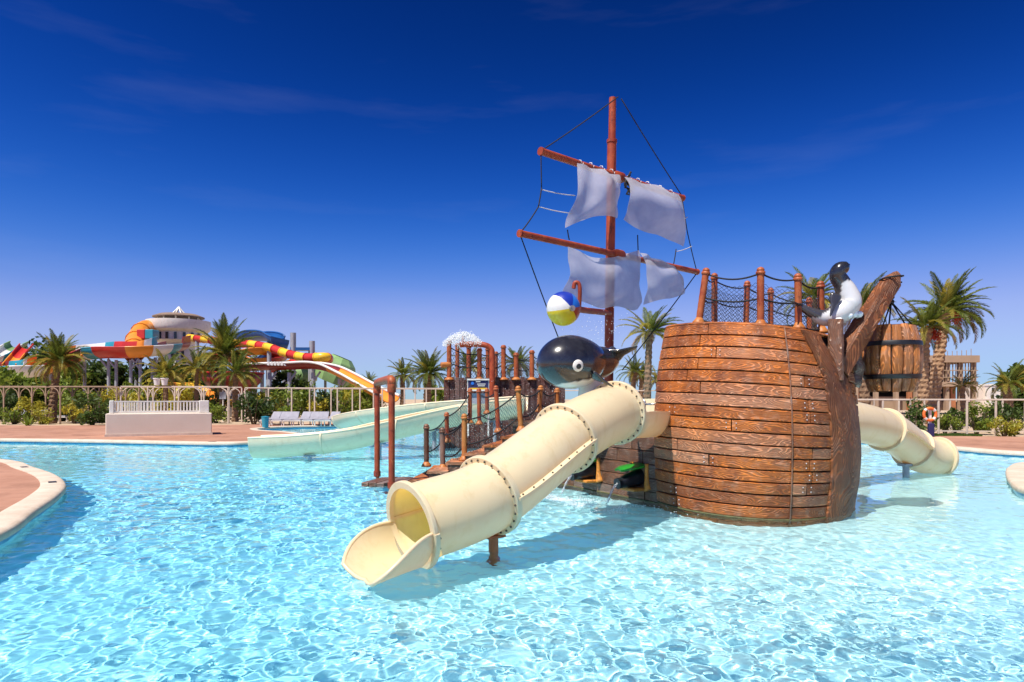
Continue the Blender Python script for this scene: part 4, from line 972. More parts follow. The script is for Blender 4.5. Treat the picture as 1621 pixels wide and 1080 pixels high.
# ================================================================ POOLSIDE BLOCK WITH RAILING
blk_ = thing('railing_block', 'low rendered block with white slatted railing on top beside the pool', 'wall', tuple(G(252, 690, DZ)))
blk_.location = (-14.9, 28.9, DZ); blk_.rotation_euler = (0, 0, R(26.5)); W = 4.0; cx_ = 0.0; cy_ = 0.0; hh = .95
q = MB(); q.box((0, 1.0, hh/2), (W, 2.0, hh), bev=.03); q.build('wall', M['wall'], blk_, local=True)
q = MB(); q.box((0, 1.0, .05), (W+.06, 2.06, .1)); q.build('plinth', M['fence'], blk_, local=True)
for x, wd in ((-W/2+.2, .16), (W/2-.30, .40)): q = MB(); q.box((x, .4, hh+.27), (wd, .4, .54), bev=.02); q.build('end_panel', M['white'], blk_, local=True)
for yb in (.3, 1.7):
    for z in (.06, .5): q = MB(); q.box((-.1, yb, hh+z), (W-.6, .05, .05)); q.build('rail', M['white'], blk_, local=True)
    for k in range(25): q = MB(); q.box((-W/2+.33+(W-.9)*k/24, yb, hh+.28), (.04, .042, .43)); q.build('baluster', M['white'], blk_, local=True)

# ================================================================ PLANTS
def frond_mesh(name, L, e0, bend, seed, n=42, lw=.042, ll=.66):
    rg_ = random.Random(seed); q = MB(); pts = []; p = Vector((0, 0, 0)); an = e0; st = L/14
    for i in range(15):
        pts.append(p.copy()); p = p+Vector((math.cos(an), 0, math.sin(an)))*st; an -= bend/14*(.4+1.2*i/14)
    q.tube(pts, [.032*(1-.85*i/14) for i in range(15)], 4)
    for k in range(n):
        u = .12+.88*k/(n-1); s_ = u*14; i = min(int(s_), 13); c = pts[i].lerp(pts[i+1], s_-i); t = (pts[i+1]-pts[i]).normalized(); up = Vector((-t.z, 0, t.x))
        l = L*.30*ll*(math.sin(math.pi*min(1, u*.82+.16))**.7)*rg_.uniform(.85, 1.1)
        for sg_ in (-1, 1):
            d = (t*(.55+.5*u)+Vector((0, sg_, 0))*(.85-.3*u)+up*rg_.uniform(.15, .45)).normalized(); w = t*(lw*L/3)
            m_ = c+d*(l*.5); e = c+d*l-Vector((0, 0, l*rg_.uniform(.12, .35)))
            q.add([c-w*.4, c+w*.4, m_+w, m_-w, e], [(0, 1, 2, 3), (3, 2, 4)])
    return q.mesh(name)
FR = [frond_mesh('frond', 3, .0, .55, 1), frond_mesh('frond', 3, .0, 1.0, 2), frond_mesh('frond', 3, .0, 1.5, 3), frond_mesh('frond', 3, .0, 1.9, 4)]
FRM = {}
def frond_data(i, mk):
    if (i, mk) not in FRM: me = FR[i].copy(); me.materials.clear(); me.materials.append(M[mk]); FRM[(i, mk)] = me
    return FRM[(i, mk)]
def palm(label, base, top, trunk_r, crown, nf=40, wind=0.0, wdir=0.0, seed=0, group='palm trees', yellow=.25, dates=False, trunk='trunk', droop=0, up=1.0):
    base, top = Vector(base), Vector(top); rg_ = random.Random(seed); o = thing('palm_tree', label, 'palm tree', tuple(base), group); H_ = top.z-base.z
    q = MB(); n = max(12, int(H_/.13)); off = Vector((top.x-base.x, top.y-base.y, 0)); sg_ = 12
    for i in range(n+1):
        u = i/n; c = off*(u**1.5)+Vector((0, 0, H_*u)); r = trunk_r*(1.25-.35*u+.35*max(0, .08-u)*8)+(.12*trunk_r if i % 2 else -.06*trunk_r)
        if u > .86: r *= 1+.5*(u-.86)/.14
        for j in range(sg_):
            a = 2*math.pi*(j+.5*(i % 2))/sg_; rr = r*(1+.10*math.sin(j*math.pi+i)); q.v.append((c.x+rr*math.cos(a), c.y+rr*math.sin(a), c.z))
    q.f = [(i*sg_+j, i*sg_+(j+1) % sg_, (i+1)*sg_+(j+1) % sg_, (i+1)*sg_+j) for i in range(n) for j in range(sg_)]+[tuple(n*sg_+j for j in range(sg_))]
    q.build('trunk', M[trunk], o, False, local=True)
    tl = top-base
    nf = int(nf*1.3)
    for k in range(nf):
        az = k*2.39996+rg_.uniform(-.2, .2); u = (k+.5)/nf; el = R(80)-R(105)*u**.9+rg_.uniform(-.12, .12); el *= up
        if wind: az = az+wind*math.sin(wdir-az); el = el*(1-.25*wind)+.1
        v = 0 if u < .22 else 1 if u < .5 else 2 if u < .8 else 3
        mk = 'frondd' if (u > .93 and rg_.random() < .5) else 'frondy' if rg_.random() < yellow*(.4+u) else 'frond'
        f_ = bpy.data.objects.new('frond', frond_data(v, mk)); COL.objects.link(f_); f_.parent = o
        s_ = crown/3*rg_.uniform(.85, 1.1); f_.scale = (s_, s_, s_)
        f_.rotation_euler = (rg_.uniform(-.25, .25), -el, az); f_.location = tl+Vector((math.cos(az), math.sin(az), 0))*trunk_r*.5+Vector((0, 0, rg_.uniform(-.05, .12)))
    if dates:
        for k in range(5):
            a = wdir+rg_.uniform(-1.4, 1.4); q = MB(); c = tl+Vector((math.cos(a)*.55, math.sin(a)*.55, -.25))
            q.tube([tl+Vector((0, 0, .1)), tl+Vector((math.cos(a)*.35, math.sin(a)*.35, .12)), c], .02, 5)
            for _ in range(60): q.ball(c+Vector((rg_.gauss(0, .13), rg_.gauss(0, .13), rg_.gauss(-.1, .17))), .035, 5, 3)
            q.build('date_cluster', M['dates'], o, True, local=True)['kind'] = 'stuff'
    return o
def leaf_cloud(rg_, n, sx, sy, sz, size, clumps=9, cz=None, flat=.0):
    q = MB(); cs = []
    for _ in range(clumps):
        while True:
            p = Vector((rg_.uniform(-1, 1), rg_.uniform(-1, 1), rg_.uniform(-.9, 1)))
            if p.length < .95: break
        cs.append((p, rg_.uniform(.3, .55)))
    for _ in range(n):
        c, r = rg_.choice(cs); d = Vector((rg_.gauss(0, 1), rg_.gauss(0, 1), rg_.gauss(0, 1))).normalized()*r*rg_.random()**.4; p = c+d
        p = Vector((p.x*sx, p.y*sy, p.z*sz+(cz if cz is not None else sz)))
        if p.z < .02: continue
        a = Vector((rg_.gauss(0, 1), rg_.gauss(0, 1), rg_.gauss(.2, .8))).normalized(); b = a.cross(Vector((rg_.gauss(0, 1), rg_.gauss(0, 1), rg_.gauss(0, 1)))).normalized(); s_ = size*rg_.uniform(.6, 1.3)
        q.add([p-a*s_, p+b*s_*.42, p+a*s_, p-b*s_*.42], [(0, 1, 2, 3)])
    return q
_r = random.Random(21)
BUSH = [leaf_cloud(_r, 750, .62, .6, .55, .085, 12).mesh('foliage') for _ in range(4)]
STEM = MB()
for k in range(7): a = k*.9; STEM.tube([(0.05*math.cos(a), .05*math.sin(a), 0), (.2*math.cos(a), .2*math.sin(a), .45), (.38*math.cos(a), .38*math.sin(a), .8)], [.022, .015, .006], 5)
STEM_ME = STEM.mesh('stems', True)
BM_ = {}
def bush(label, pos, s, mk, group, sz=1.0, seed=0, lift=.0):
    o = thing('shrub', label, 'shrub', tuple(pos), group); k = (seed % 4, mk)
    if k not in BM_: me = BUSH[k[0]].copy(); me.materials.append(M[mk]); BM_[k] = me
    f_ = link('foliage', BM_[k], None, o, True); f_.scale = (s, s, s*sz); f_.rotation_euler = (0, 0, seed*1.3); f_.location = (0, 0, lift)
    st = link('stems', STEM_ME, M['twig'], o, True); st.scale = (s, s, s*sz*.9+lift); return o
def tree(label, pos, h, rad, mk, seed, group, n=2600):
    o = thing('tree', label, 'tree', tuple(pos), group); rg_ = random.Random(seed); q = leaf_cloud(rg_, n, rad, rad, h*.46, .17*rad**.5+.06, 22, h*.56); q.build('crown', M[mk], o, local=True)
    q = MB(); q.tube([(0, 0, 0), (.05, 0, h*.3), (0, .05, h*.75)], [rad*.09, rad*.07, rad*.02], 8)
    for k in range(5): a = k*1.3; q.tube([(0, 0, h*.3+.05*k*h), (rad*.5*math.cos(a), rad*.5*math.sin(a), h*.55+.06*k*h)], [rad*.045, rad*.01], 5)
    q.build('trunk', M['trunk'], o, True, local=True); return o
def palm_px(label, bx, by, tx, ty, r_px, zb=.12, Y=None, **kw):
    b = G(bx, by, zb) if Y is None else P(bx, by, Y); b.z = zb if Y is None else max(.11, b.z); Y = b.y
    if Y is not None: b = Vector(((bx-CX)/F*Y, Y, .11))
    t = P(tx, ty, Y); tr = kw.pop('tr', .2); return palm(label, b, t, tr, r_px/F*Y, **kw)
palm_px('stout palm at the far left with a leaning reddish trunk', 82, 670, 92, 572, 50, tr=.22, nf=40, seed=1, up=1.15, yellow=.35)
palm_px('tall bushy palm just right of the railing block', 348, 664, 355, 562, 60, tr=.27, nf=42, seed=2, wind=.15, up=1.15, yellow=.35)
palm_px('slim palm behind the tall bushy palm', 372, 650, 373, 592, 45, Y=48, tr=.17, nf=28, seed=3, yellow=.6)
palm_px('short palm behind the two white pots', 262, 640, 262, 592, 42, Y=50, tr=.16, nf=26, seed=4, yellow=.5)
palm_px('short yellowish palm left of the tall bushy palm', 311, 640, 311, 585, 38, Y=52, tr=.14, nf=24, seed=5, yellow=.7)
palm_px('small palm showing above the pipe arch to its left', 585, 640, 585, 606, 20, Y=95, tr=.2, nf=18, seed=6)
palm_px('palm with dark crown right of the pipe arch', 637, 640, 638, 594, 32, Y=62, tr=.2, nf=26, seed=7, yellow=.2)
palm_px('full round palm left of the maroon fort', 676, 645, 678, 592, 44, Y=58, tr=.3, nf=40, seed=8, yellow=.35)
palm_px('palm crown seen through the spray of the fort', 742, 640, 742, 580, 36, Y=60, tr=.22, nf=28, seed=9)
palm_px('palm rising behind the posts of the fort', 818, 640, 819, 577, 34, Y=55, tr=.22, nf=30, seed=10)
palm_px('tall thin palm with a yellow wind-blown crown right of the mast', 1024, 645, 1028, 527, 52, Y=36, tr=.17, nf=30, seed=11, wind=.75, wdir=0, yellow=.7)
palm_px('darker palm directly right of the mast foot', 1000, 640, 1004, 590, 30, Y=55, tr=.2, nf=26, seed=12, yellow=.3)
palm_px('pair palm with darker trunk left of the bow planks', 1014, 640, 1016, 595, 26, Y=60, tr=.2, nf=22, seed=13, yellow=.4)
palm_px('low yellow palm partly hidden by the bow planks', 1042, 642, 1042, 603, 28, Y=52, tr=.17, nf=22, seed=14, yellow=.8)
palm_px('palm whose wind-blown fronds show through the bow railing net', 1290, 650, 1286, 475, 62, Y=34, tr=.2, nf=26, seed=15, wind=.5, wdir=.3, yellow=.3)
palm_px('palm behind the seal and the bowsprit', 1370, 650, 1362, 490, 58, Y=33, tr=.2, nf=28, seed=16, wind=.5, wdir=0, yellow=.3, dates=True)
palm_px('tall palm with red date clusters and wind-blown crown at right', 1476, 676, 1498, 494, 68, zb=.12, tr=.27, nf=42, seed=17, wind=1.0, wdir=.2, up=1.25, dates=True, trunk='trunk2', yellow=.15)
palm_px('palm behind the tall one with red date clusters, nearer the barrel', 1460, 660, 1466, 520, 56, Y=36, tr=.22, nf=30, seed=18, wind=.4, wdir=0, dates=True, trunk='trunk2', yellow=.25)
palm_px('young palm in front of the unfinished building corner', 1527, 650, 1522, 612, 30, Y=40, tr=.14, nf=16, seed=19, wind=.9, wdir=.1, yellow=.6)
palm_px('wind-blown palm at the right edge with drooping dry fronds', 1594, 660, 1597, 608, 42, Y=42, tr=.26, nf=28, seed=20, wind=.7, wdir=0, yellow=.4)
ORD = ['first', 'second', 'third', 'fourth', 'fifth', 'sixth', 'seventh', 'eighth', 'ninth', 'tenth', 'eleventh', 'twelfth', 'thirteenth', 'fourteenth', 'fifteenth', 'sixteenth', 'seventeenth', 'eighteenth']
CN = {'leafd': 'dark green', 'leafm': 'mid green', 'leafy': 'yellow green'}
def bushes(lst, where, zb=.11):
    for k, (px, py, w, mk, sz) in enumerate(sorted(lst)):
        b = G(px, py, zb); bush(f'{CN[mk]} shrub, {ORD[k]} from the left {where}', b, w/F*b.y/(1.25 if 'right fence' in where else .92), mk, 'shrubs '+where, sz, k+len(where), .1 if sz > 1 else 0)
bushes([(22, 672, 30, 'leafm', .9), (48, 671, 34, 'leafy', 1.1), (66, 672, 26, 'leafy', .8), (118, 671, 30, 'leafy', 1.2), (146, 673, 42, 'leafd', 1.0), (132, 668, 38, 'leafm', 1.3), (6, 668, 34, 'leafd', 1.3), (100, 667, 40, 'leafm', 1.0), (160, 667, 34, 'leafy', 1.3)], 'between the left edge and the railing block')
bushes([(190, 662, 40, 'leafy', 1.2), (222, 660, 38, 'leafm', 1.3), (252, 662, 36, 'leafy', 1.4), (292, 662, 40, 'leafy', 1.3), (328, 664, 44, 'leafd', 1.3), (342, 670, 34, 'leafm', .9)], 'behind the railing block')
bushes([(402, 672, 46, 'leafd', 1.1), (388, 664, 34, 'leafm', 1.2), (428, 664, 32, 'leafy', 1.2), (452, 667, 36, 'leafm', 1.2), (482, 664, 30, 'leafm', 1.6), (498, 664, 34, 'leafy', 1.2), (520, 664, 28, 'leafd', 1.5), (540, 662, 36, 'leafm', 1.1), (562, 660, 38, 'leafy', 1.1), (586, 660, 34, 'leafm', 1.1)], 'behind the sun loungers')
bushes([(1392, 690, 40, 'leafd', 1.1), (1420, 692, 34, 'leafm', 1.0), (1446, 690, 52, 'leafd', 1.2), (1496, 688, 40, 'leafm', 1.2), (1512, 686, 34, 'leafd', 1.4), (1546, 688, 46, 'leafm', 1.2), (1566, 684, 44, 'leafd', 1.3), (1590, 692, 46, 'leafy', 1.0), (1610, 688, 44, 'leafd', 1.3)], 'along the right fence')
for k, (px, py, Y, rp, h, mk, lab) in enumerate([(20, 640, 74, 40, 5.2, 'leafd', 'broad dark tree behind the left flume'), (62, 640, 76, 34, 6.4, 'leafd', 'tall dark tree peeping over the palm at far left'), (118, 640, 74, 34, 4.6, 'leafm', 'mid green tree right of the far left palm'),
        (150, 640, 75, 30, 5.0, 'leafd', 'dark tree under the teal flume section'), (186, 640, 76, 34, 4.6, 'leafd', 'dark tree under the red flume section'), (232, 640, 74, 30, 4.4, 'leafd', 'dark tree under the cream flume section'), (286, 640, 74, 26, 4.8, 'leafd', 'dark tree at the foot of the white tower'),
        (5, 640, 52, 36, 3.0, 'leafm', 'low green tree cut by the left edge'), (92, 640, 54, 40, 2.6, 'leafm', 'low green tree behind the far left palm trunk'), (455, 640, 70, 30, 3.6, 'leafd', 'dark tree under the maroon flume'), (335, 640, 66, 24, 4.4, 'leafd', 'dark tree behind the tall bushy palm'),
        (560, 640, 75, 26, 2.8, 'leafm', 'low green tree beside the pale green bowl'), (700, 642, 70, 24, 2.4, 'leafm', 'low green tree left of the fort base'), (1610, 642, 55, 26, 3.4, 'leafd', 'dark tree at the right edge behind the fence')]):
    b = Vector(((px-CX)/F*Y, Y, .1)); tree(lab, b, h*1.18, rp/F*Y*1.1, mk, 40+k, 'trees of the park')
# spiky agave plants
for k, (px, py, lab) in enumerate(((44, 675, 'spiky agave rosette at the deck edge, left of the far left palm'), (590, 668, 'spiky agave rosette behind the curved flume'))):
    b = G(px, py, .11); o = thing('agave_plant', lab, 'agave', tuple(b), 'agave plants')
    for j in range(16):
        a = j*2.4; e = R(25+50*(j/16)); q = MB(); d = Vector((math.cos(a)*math.cos(e), math.sin(a)*math.cos(e), math.sin(e))); s_ = Vector((-math.sin(a), math.cos(a), 0)); L_ = .75
        q.add([s_*.05, -s_*.05, d*L_*.5-s_*.06, d*L_*.5+s_*.06, d*L_+Vector((0, 0, -.05))], [(0, 1, 2, 3), (3, 2, 4)]); q.build('leaf', M['leafm'], o, local=True)

# ================================================================ FENCES / PERGOLAS
def pergola(label, A, B, h, n, mat, braces, dY=2.6, r=.042, back=True):
    A, B = Vector(A), Vector(B); o = thing('pergola_fence', label, 'fence', tuple((A+B)/2)); t = (B-A).normalized(); nrm = Vector((-t.y, t.x, 0))
    for row in range(2 if back else 1):
        offv = nrm*(dY*row)
        for k in range(n+1):
            p = A.lerp(B, (k+(.5 if row else 0)*(k < n))/n)+offv; q = MB(); q.box((p.x, p.y, p.z+h/2), (r*2, r*2, h), bev=.012); po = q.build('post', mat, o)
            if braces:
                for s_ in (-1, 1): q = MB(); q.tube(catmull([p+Vector((0, 0, h*.72))+t*(s_*r*.8), p+Vector((0, 0, h*.9))+t*(s_*.16), p+Vector((0, 0, h-.03))+t*(s_*.42)], 7), .03, 5); q.build('brace', mat, po, True)
        q = MB(); q.beam(A+offv+Vector((0, 0, h+.05)), B+offv+Vector((0, 0, h+.04)), .08, .07, bev=.01); q.build('top_beam', mat, o)
        if not braces:
            q = MB(); q.beam(A+offv+Vector((0, 0, h*.13)), B+offv+Vector((0, 0, h*.13)), .05, .06); q.build('mid_rail', mat, o)
    return o
gz = Vector((0, 0, 0))
pergola('weathered brown timber pergola fence at the far left', Vector((-36, 43.5, .11)), Vector((-25.2, 43.5, .11)), 2.35, 6, M['woodfence'], True)
pergola('pale pergola fence behind the railing block', Vector((-25.0, 43.6, .11)), Vector((-18.3, 44, .11)), 2.35, 4, M['fence'], True)
pergola('pale pergola fence running behind the sun loungers', Vector((-18.0, 46, .11)), Vector((-4.5, 48, .11)), 2.3, 9, M['fence'], False, 3)
pergola('pale low fence between the fort and the tall thin palm', Vector((-4.0, 52, .11)), Vector((12, 52, .11)), 2.2, 10, M['fence'], False, 3, .05, False)
pergola('pale post and beam fence along the right deck', Vector((13.2, 31.0, .11)), Vector((28.5, 27.8, .11)), 1.52, 14, M['fence'], False, 3.2, .038)

# ================================================================ LOUNGERS, POTS, SMALL THINGS
def lounger(label, pos, rz, group):
    o = thing('sun_lounger', label, 'sun lounger', tuple(pos), group); o.rotation_euler = (0, 0, rz)
    for x in (-.85, .55):
        for y in (-.28, .28): q = MB(); q.box((x, y, .15), (.05, .05, .3)); q.build('leg', M['white'], o, local=True)
    q = MB(); 
    for y in (-.3, .3): q.box((0, y, .32), (1.9, .05, .06))
    for x in (-.93, .93): q.box((x, 0, .32), (.05, .6, .06))
    q.build('frame', M['white'], o, local=True)
    q = MB(); q.box((-.3, 0, .385), (1.25, .56, .07), bev=.02); q.build('seat', M['cloth'], o, local=True)
    q = MB(); q.box((.62, 0, .58), (.72, .56, .07), M=Matrix.Rotation(-.72, 3, 'Y'), bev=.02); q.build('backrest', M['cloth'], o, local=True)
for k, px in enumerate((8, 26, 62, 104, 112, 128)): b = G(px, 667, .11); lounger(f'pale sun lounger, {ORD[k]} from the left among the shrubs at left', b, 1.35+.2*(k % 3), 'loungers among the left shrubs')
for k, px in enumerate((430, 446, 462, 478, 494, 510, 524)): b = G(px, 674, .11); lounger(f'pale sun lounger, {ORD[k]} from the left in the row behind the small bay', b, 1.57+.1*(k % 3-1), 'loungers in the row behind the bay')
for k, (px, lab) in enumerate(((249, 'white plant pot, left one of the pair on the pergola'), (261, 'white plant pot, right one of the pair on the pergola'))):
    b = Vector(((px-CX)/F*43.7, 43.66, 2.59)); o = thing('plant_pot', lab, 'plant pot', tuple(b), 'white plant pots')
    q = MB(); q.lathe([(0, 0), (.15, 0), (.21, .38), (.235, .40), (.235, .46), (.19, .46), (.17, .40), (0, .40)], (0, 0, 0), 18); q.build('pot', M['pot'], o, True, 40, local=True)
    q = leaf_cloud(random.Random(70+k), 120+120*k, .22, .22, .2+.14*k, .06, 6); q.v = [(x, y, z+.42) for x, y, z in q.v]; q.build('plant', M['leafy' if k else 'leafm'], o, local=True)
o = thing('post_sign', 'small grey blue sign on a post beside the tall bushy palm', 'sign', tuple(G(353, 668, .11)))
b = G(353, 668, .11); q = MB(); q.box((b.x, b.y, b.z+1.1), (.06, .06, 2.2)); q.build('post', M['white'], o); q = MB(); q.box((b.x, b.y-.05, b.z+1.85), (.46, .03, .5)); q.build('board', M['column'], o)
b = G(1472, 692, .13); o = thing('lifebuoy_stand', 'orange lifebuoy hung on a short stand below the tall date palm', 'lifebuoy', tuple(b)); Yb = b.y
c = P(1472, 656, Yb-.1); q = MB(); ring = [c+Vector((math.cos(a)*.25, 0, math.sin(a)*.25)) for a in [2*math.pi*k/24 for k in range(25)]]; q.tube(ring, .06, 8, False); q.build('ring', M['buoy'], o, True)
for a in (0, .5, 1, 1.5): q = MB(); an = a*math.pi+.78; cc = c+Vector((math.cos(an)*.25, 0, math.sin(an)*.25)); tt = Vector((-math.sin(an), 0, math.cos(an))); q.tube([cc-tt*.05, cc+tt*.05], .066, 8); q.build('band', M['white'], o, True, 40)
q = MB(); q.box((b.x, b.y, .7), (.09, .09, 1.2)); q.build('post', M['white'], o); q = MB(); q.box((b.x, b.y-.07, .42), (.22, .16, .55), bev=.02); q.build('box', M['navy'], o)
o = thing('blue_bin', 'small blue bin on the deck edge left of the sun loungers', 'bin', tuple(G(420, 677, .15))); b = G(420, 677, .15)
q = MB(); q.lathe([(0, 0), (.16, 0), (.2, .55), (.215, .56), (.215, .6), (0, .63)], b, 16); q.build('body', M['teal'], o, True, 40)
# person in blue among the left loungers
b = G(53, 662, .11); o = thing('person', 'person in a blue shirt seated among the left loungers', 'person', tuple(b))
def skinmesh(name, verts, edges, rad, mat, parent):
    me = bpy.data.meshes.new(name); me.from_pydata(verts, edges, []); ob = link(name, me, mat, parent, True)
    md = ob.modifiers.new('skin', 'SKIN'); md.use_smooth_shade = True; ob.modifiers.new('sub', 'SUBSURF').render_levels = 1
    for v_, r_ in zip(me.skin_vertices[0].data, rad): v_.radius = (r_, r_)
    me.skin_vertices[0].data[0].use_root = True; return ob
vv = [(0, 0, .55), (0, 0, .75), (0, -.02, .98), (0, -.02, 1.12), (0, -.03, 1.28), (0, -.03, 1.36), (.1, 0, .55), (.12, -.42, .58), (.12, -.45, .15), (.12, -.58, .08), (-.1, 0, .55), (-.12, -.42, .58), (-.12, -.45, .15), (-.12, -.58, .08), (.19, 0, 1.02), (.25, -.1, .8), (.18, -.32, .68), (-.19, 0, 1.02), (-.25, -.1, .8), (-.18, -.32, .68)]
ee = [(0, 1), (1, 2), (2, 3), (3, 4), (4, 5), (0, 6), (6, 7), (7, 8), (8, 9), (0, 10), (10, 11), (11, 12), (12, 13), (2, 14), (14, 15), (15, 16), (2, 17), (17, 18), (18, 19)]
rr = [.14, .13, .14, .055, .10, .07, .09, .07, .05, .035, .09, .07, .05, .035, .06, .045, .035, .06, .045, .035]
skinmesh('body', vv, ee, rr, M['skin'], o)
skinmesh('shirt', [(0, 0, .58), (0, 0, .78), (0, -.02, 1.0), (.2, 0, 1.03), (.25, -.09, .84), (-.2, 0, 1.03), (-.25, -.09, .84)], [(0, 1), (1, 2), (2, 3), (3, 4), (2, 5), (5, 6)], [.165, .155, .16, .08, .07, .08, .07], M['blueshirt'], o)
q = MB(); q.ball((0, -.01, 1.36), .115, 12, 8, (1, 1.05, .85)); q.build('hair', M['hair'], o, True, local=True)
q = MB(); q.box((0, .1, .28), (.6, .5, .5), bev=.03); q.build('stool', M['cloth'], o, local=True)
# lawn patch by the lifebuoy
pc = G(1492, 690, .115); q = MB(); rg_ = random.Random(9)
for _ in range(15000):
    a = rg_.random()*6.283; u = rg_.random()**.5; p = Vector((pc.x+u*math.cos(a)*1.6, pc.y+u*math.sin(a)*.9, .12)); d = Vector((rg_.gauss(0, .3), rg_.gauss(0, .3), 1)).normalized()*rg_.uniform(.04, .09); s_ = Vector((rg_.gauss(0, 1), rg_.gauss(0, 1), 0)).normalized()*.026
    q.add([p-s_, p+s_, p+d], [(0, 1, 2)])
tag(q.build('grass', M['grass']), 'patch of short green lawn below the date palm', 'grass', kind='stuff')

# ================================================================ SLIDE PARK IN THE DISTANCE
def pipe_slide(root, pts, n, r, mats, per, name='tube_section'):
    fr = frames(pts, n); i = c = 0
    while i < n-1:
        e = min(n-1, i+per); q = MB(); q.tube([f_[0] for f_ in fr[i:e+1]], r, 14, False); o = q.build(name, mats[c % len(mats)], root, True, 60)
        l = MB(); l.tube([fr[i][0]-fr[i][1]*.06, fr[i][0]+fr[i][1]*.06], r*1.1, 14); l.build('joint_ring', mats[c % len(mats)], o, True, 40); i = e; c += 1
    return fr
def column(root, px, py, Y, r=.22, arm=None):
    t = P(px, py, Y); q = MB(); q.tube([(t.x, t.y, 0), tuple(t)], r, 10); o = q.build('support_column', M['column'], root, True, 40)
    if arm: q = MB(); q.beam((t.x, t.y, t.z-.9), t+Vector((arm, 0, .1)), .16, .16); q.build('arm', M['column'], o)
o = thing('rainbow_flume', 'multicoloured open flume raised on grey columns at left', 'water slide', (-40, 66, 0))
m_ = [M[k] for k in ('maroon', 'teal', 'whitef', 'orangef', 'red', 'maroon', 'orangef', 'whitef', 'teal', 'red', 'red', 'orangef', 'whitef', 'teal', 'maroon', 'maroon')]
flume(o, [P(-30, 604, 60), P(0, 601, 60), P(30, 598, 60), P(58, 596, 61), P(85, 588, 63), P(112, 577, 66), P(138, 570, 67), P(165, 567, 66), P(200, 567, 65.5), P(232, 565, 66), P(262, 561, 68), P(282, 556, 72)], 97, 2.4, .95, m_, 6, .08, .07, joints=False, bank=.75)
for px, py, Y in ((75, 596, 62), (80, 592, 62), (134, 572, 67), (172, 570, 66), (184, 570, 66), (207, 570, 65.5), (222, 570, 65.5), (241, 568, 66.5), (246, 566, 67)): column(o, px, py, Y, .15, .8 if px % 2 else -.8)
o = thing('drop_chute', 'narrow red and cream chute slanting down at the left edge', 'water slide', (-52, 62, 0))
flume(o, [P(42, 553, 64), P(34, 562, 63), P(24, 574, 62), P(14, 586, 61)], 25, 1.1, .5, [M['red'], M['orangef']], 12, .06, .06)
column(o, 28, 572, 63.4, .18)
o = thing('cream_chute', 'cream and teal flume entering from the left edge', 'water slide', (-58, 66, 0))
flume(o, [P(-30, 588, 64), P(-5, 575, 65), P(15, 560, 67), P(30, 552, 69)], 25, 1.6, .7, [M['whitef'], M['teal'], M['whitef'], M['greenf']], 6, .06, .08)
column(o, 5, 572, 65.8, .2)
tw = thing('slide_tower', 'round white slide tower with flared top and white spire', 'tower', tuple(P(283, 640, 86)))
TC = P(283, 640, 86); zt = lambda py: CH-(py-HZ)/F*86
def tl_(prof, name, mat, parent, seg=36): q = MB(); q.lathe(prof, (TC.x, TC.y, 0), seg); return q.build(name, mat, parent, True, 30)
tl_([(2.9, 0), (2.9, zt(600)), (2.2, zt(585)), (2.0, zt(575)), (2.0, zt(545)), (2.9, zt(540)), (2.9, zt(528)), (3.6, zt(524)), (3.75, zt(520)), (3.75, zt(509)), (3.55, zt(509)), (3.55, zt(513)), (0, zt(513))], 'shaft', M['white'], tw)
for k in range(10):
    a = -math.pi/2+(k-5)*.33; q = MB(); q.box((TC.x+2.9*math.cos(a), TC.y+2.9*math.sin(a), zt(534)), (.3, .3, .8), rz=a); q.build('window', M['glasspane'], tw)
for k in range(3): a = -math.pi/2+.1+k*.28; q = MB(); q.box((TC.x+2.0*math.cos(a), TC.y+2.0*math.sin(a), zt(558)), (.24, .3, 1.5), rz=a); q.build('window', M['glasspane'], tw)
q = MB(); q.box((TC.x+1.2, TC.y-2.62, zt(592)), (1.1, .3, 1.7)); q.build('doorway', M['dark'], tw)
for k in range(10): a = k*.628; q = MB(); q.tube([(TC.x+2.4*math.cos(a), TC.y+2.4*math.sin(a), zt(513)), (TC.x+2.4*math.cos(a), TC.y+2.4*math.sin(a), zt(501))], .08, 6); q.build('roof_post', M['white'], tw, True)
rf = tl_([(0, zt(497)), (2.2, zt(498)), (3.0, zt(502)), (3.0, zt(503.5)), (1.8, zt(502)), (0, zt(502))], 'roof', M['canopy'], tw)
q = MB()
for k in range(8): a = k*math.pi/4; q.tube(catmull([(TC.x+.85*math.cos(a), TC.y+.85*math.sin(a), zt(498)), (TC.x+.45*math.cos(a), TC.y+.45*math.sin(a), zt(493)), (TC.x, TC.y, zt(486))], 8), .09, 5)
q.build('spire', M['whitef'], rf, True)
o = thing('orange_drop_slide', 'orange enclosed slide curving down the left side of the white tower', 'water slide', (-45, 80, 0))
pipe_slide(o, [P(240, 520, 84), P(228, 522, 82), P(218, 534, 79), P(213, 548, 76), P(212, 560, 73)], 31, 1.05, [M['orangef']], 8)
for px, mk in ((228, 'red'), (241, 'teal')): q = MB(); q.box(P(px, 530, 77), (.93, 1.4, 1.05), bev=.06); q.build('box_section', M[mk], o)
column(o, 216, 560, 74, .2)
o = thing('striped_tube_slide', 'yellow and red striped tube slide winding right from the tower', 'water slide', (-30, 75, 0))
fr3 = pipe_slide(o, [P(300, 535, 82), P(330, 538, 80), P(362, 543, 78), P(395, 545, 76), P(425, 550, 74), P(455, 560, 72), P(485, 566, 70), P(512, 565, 69), P(521, 568, 70.5), P(510, 572, 72), P(480, 573, 73), P(455, 577, 74), P(430, 584, 75)], 121, .44, [M['yellow'], M['red']], 5)
for px, py, Y in ((312, 540, 81), (340, 545, 79), (378, 550, 77), (426, 556, 74), (464, 528, 76), (494, 540, 70), (450, 580, 74)): column(o, px, py, Y, .22)
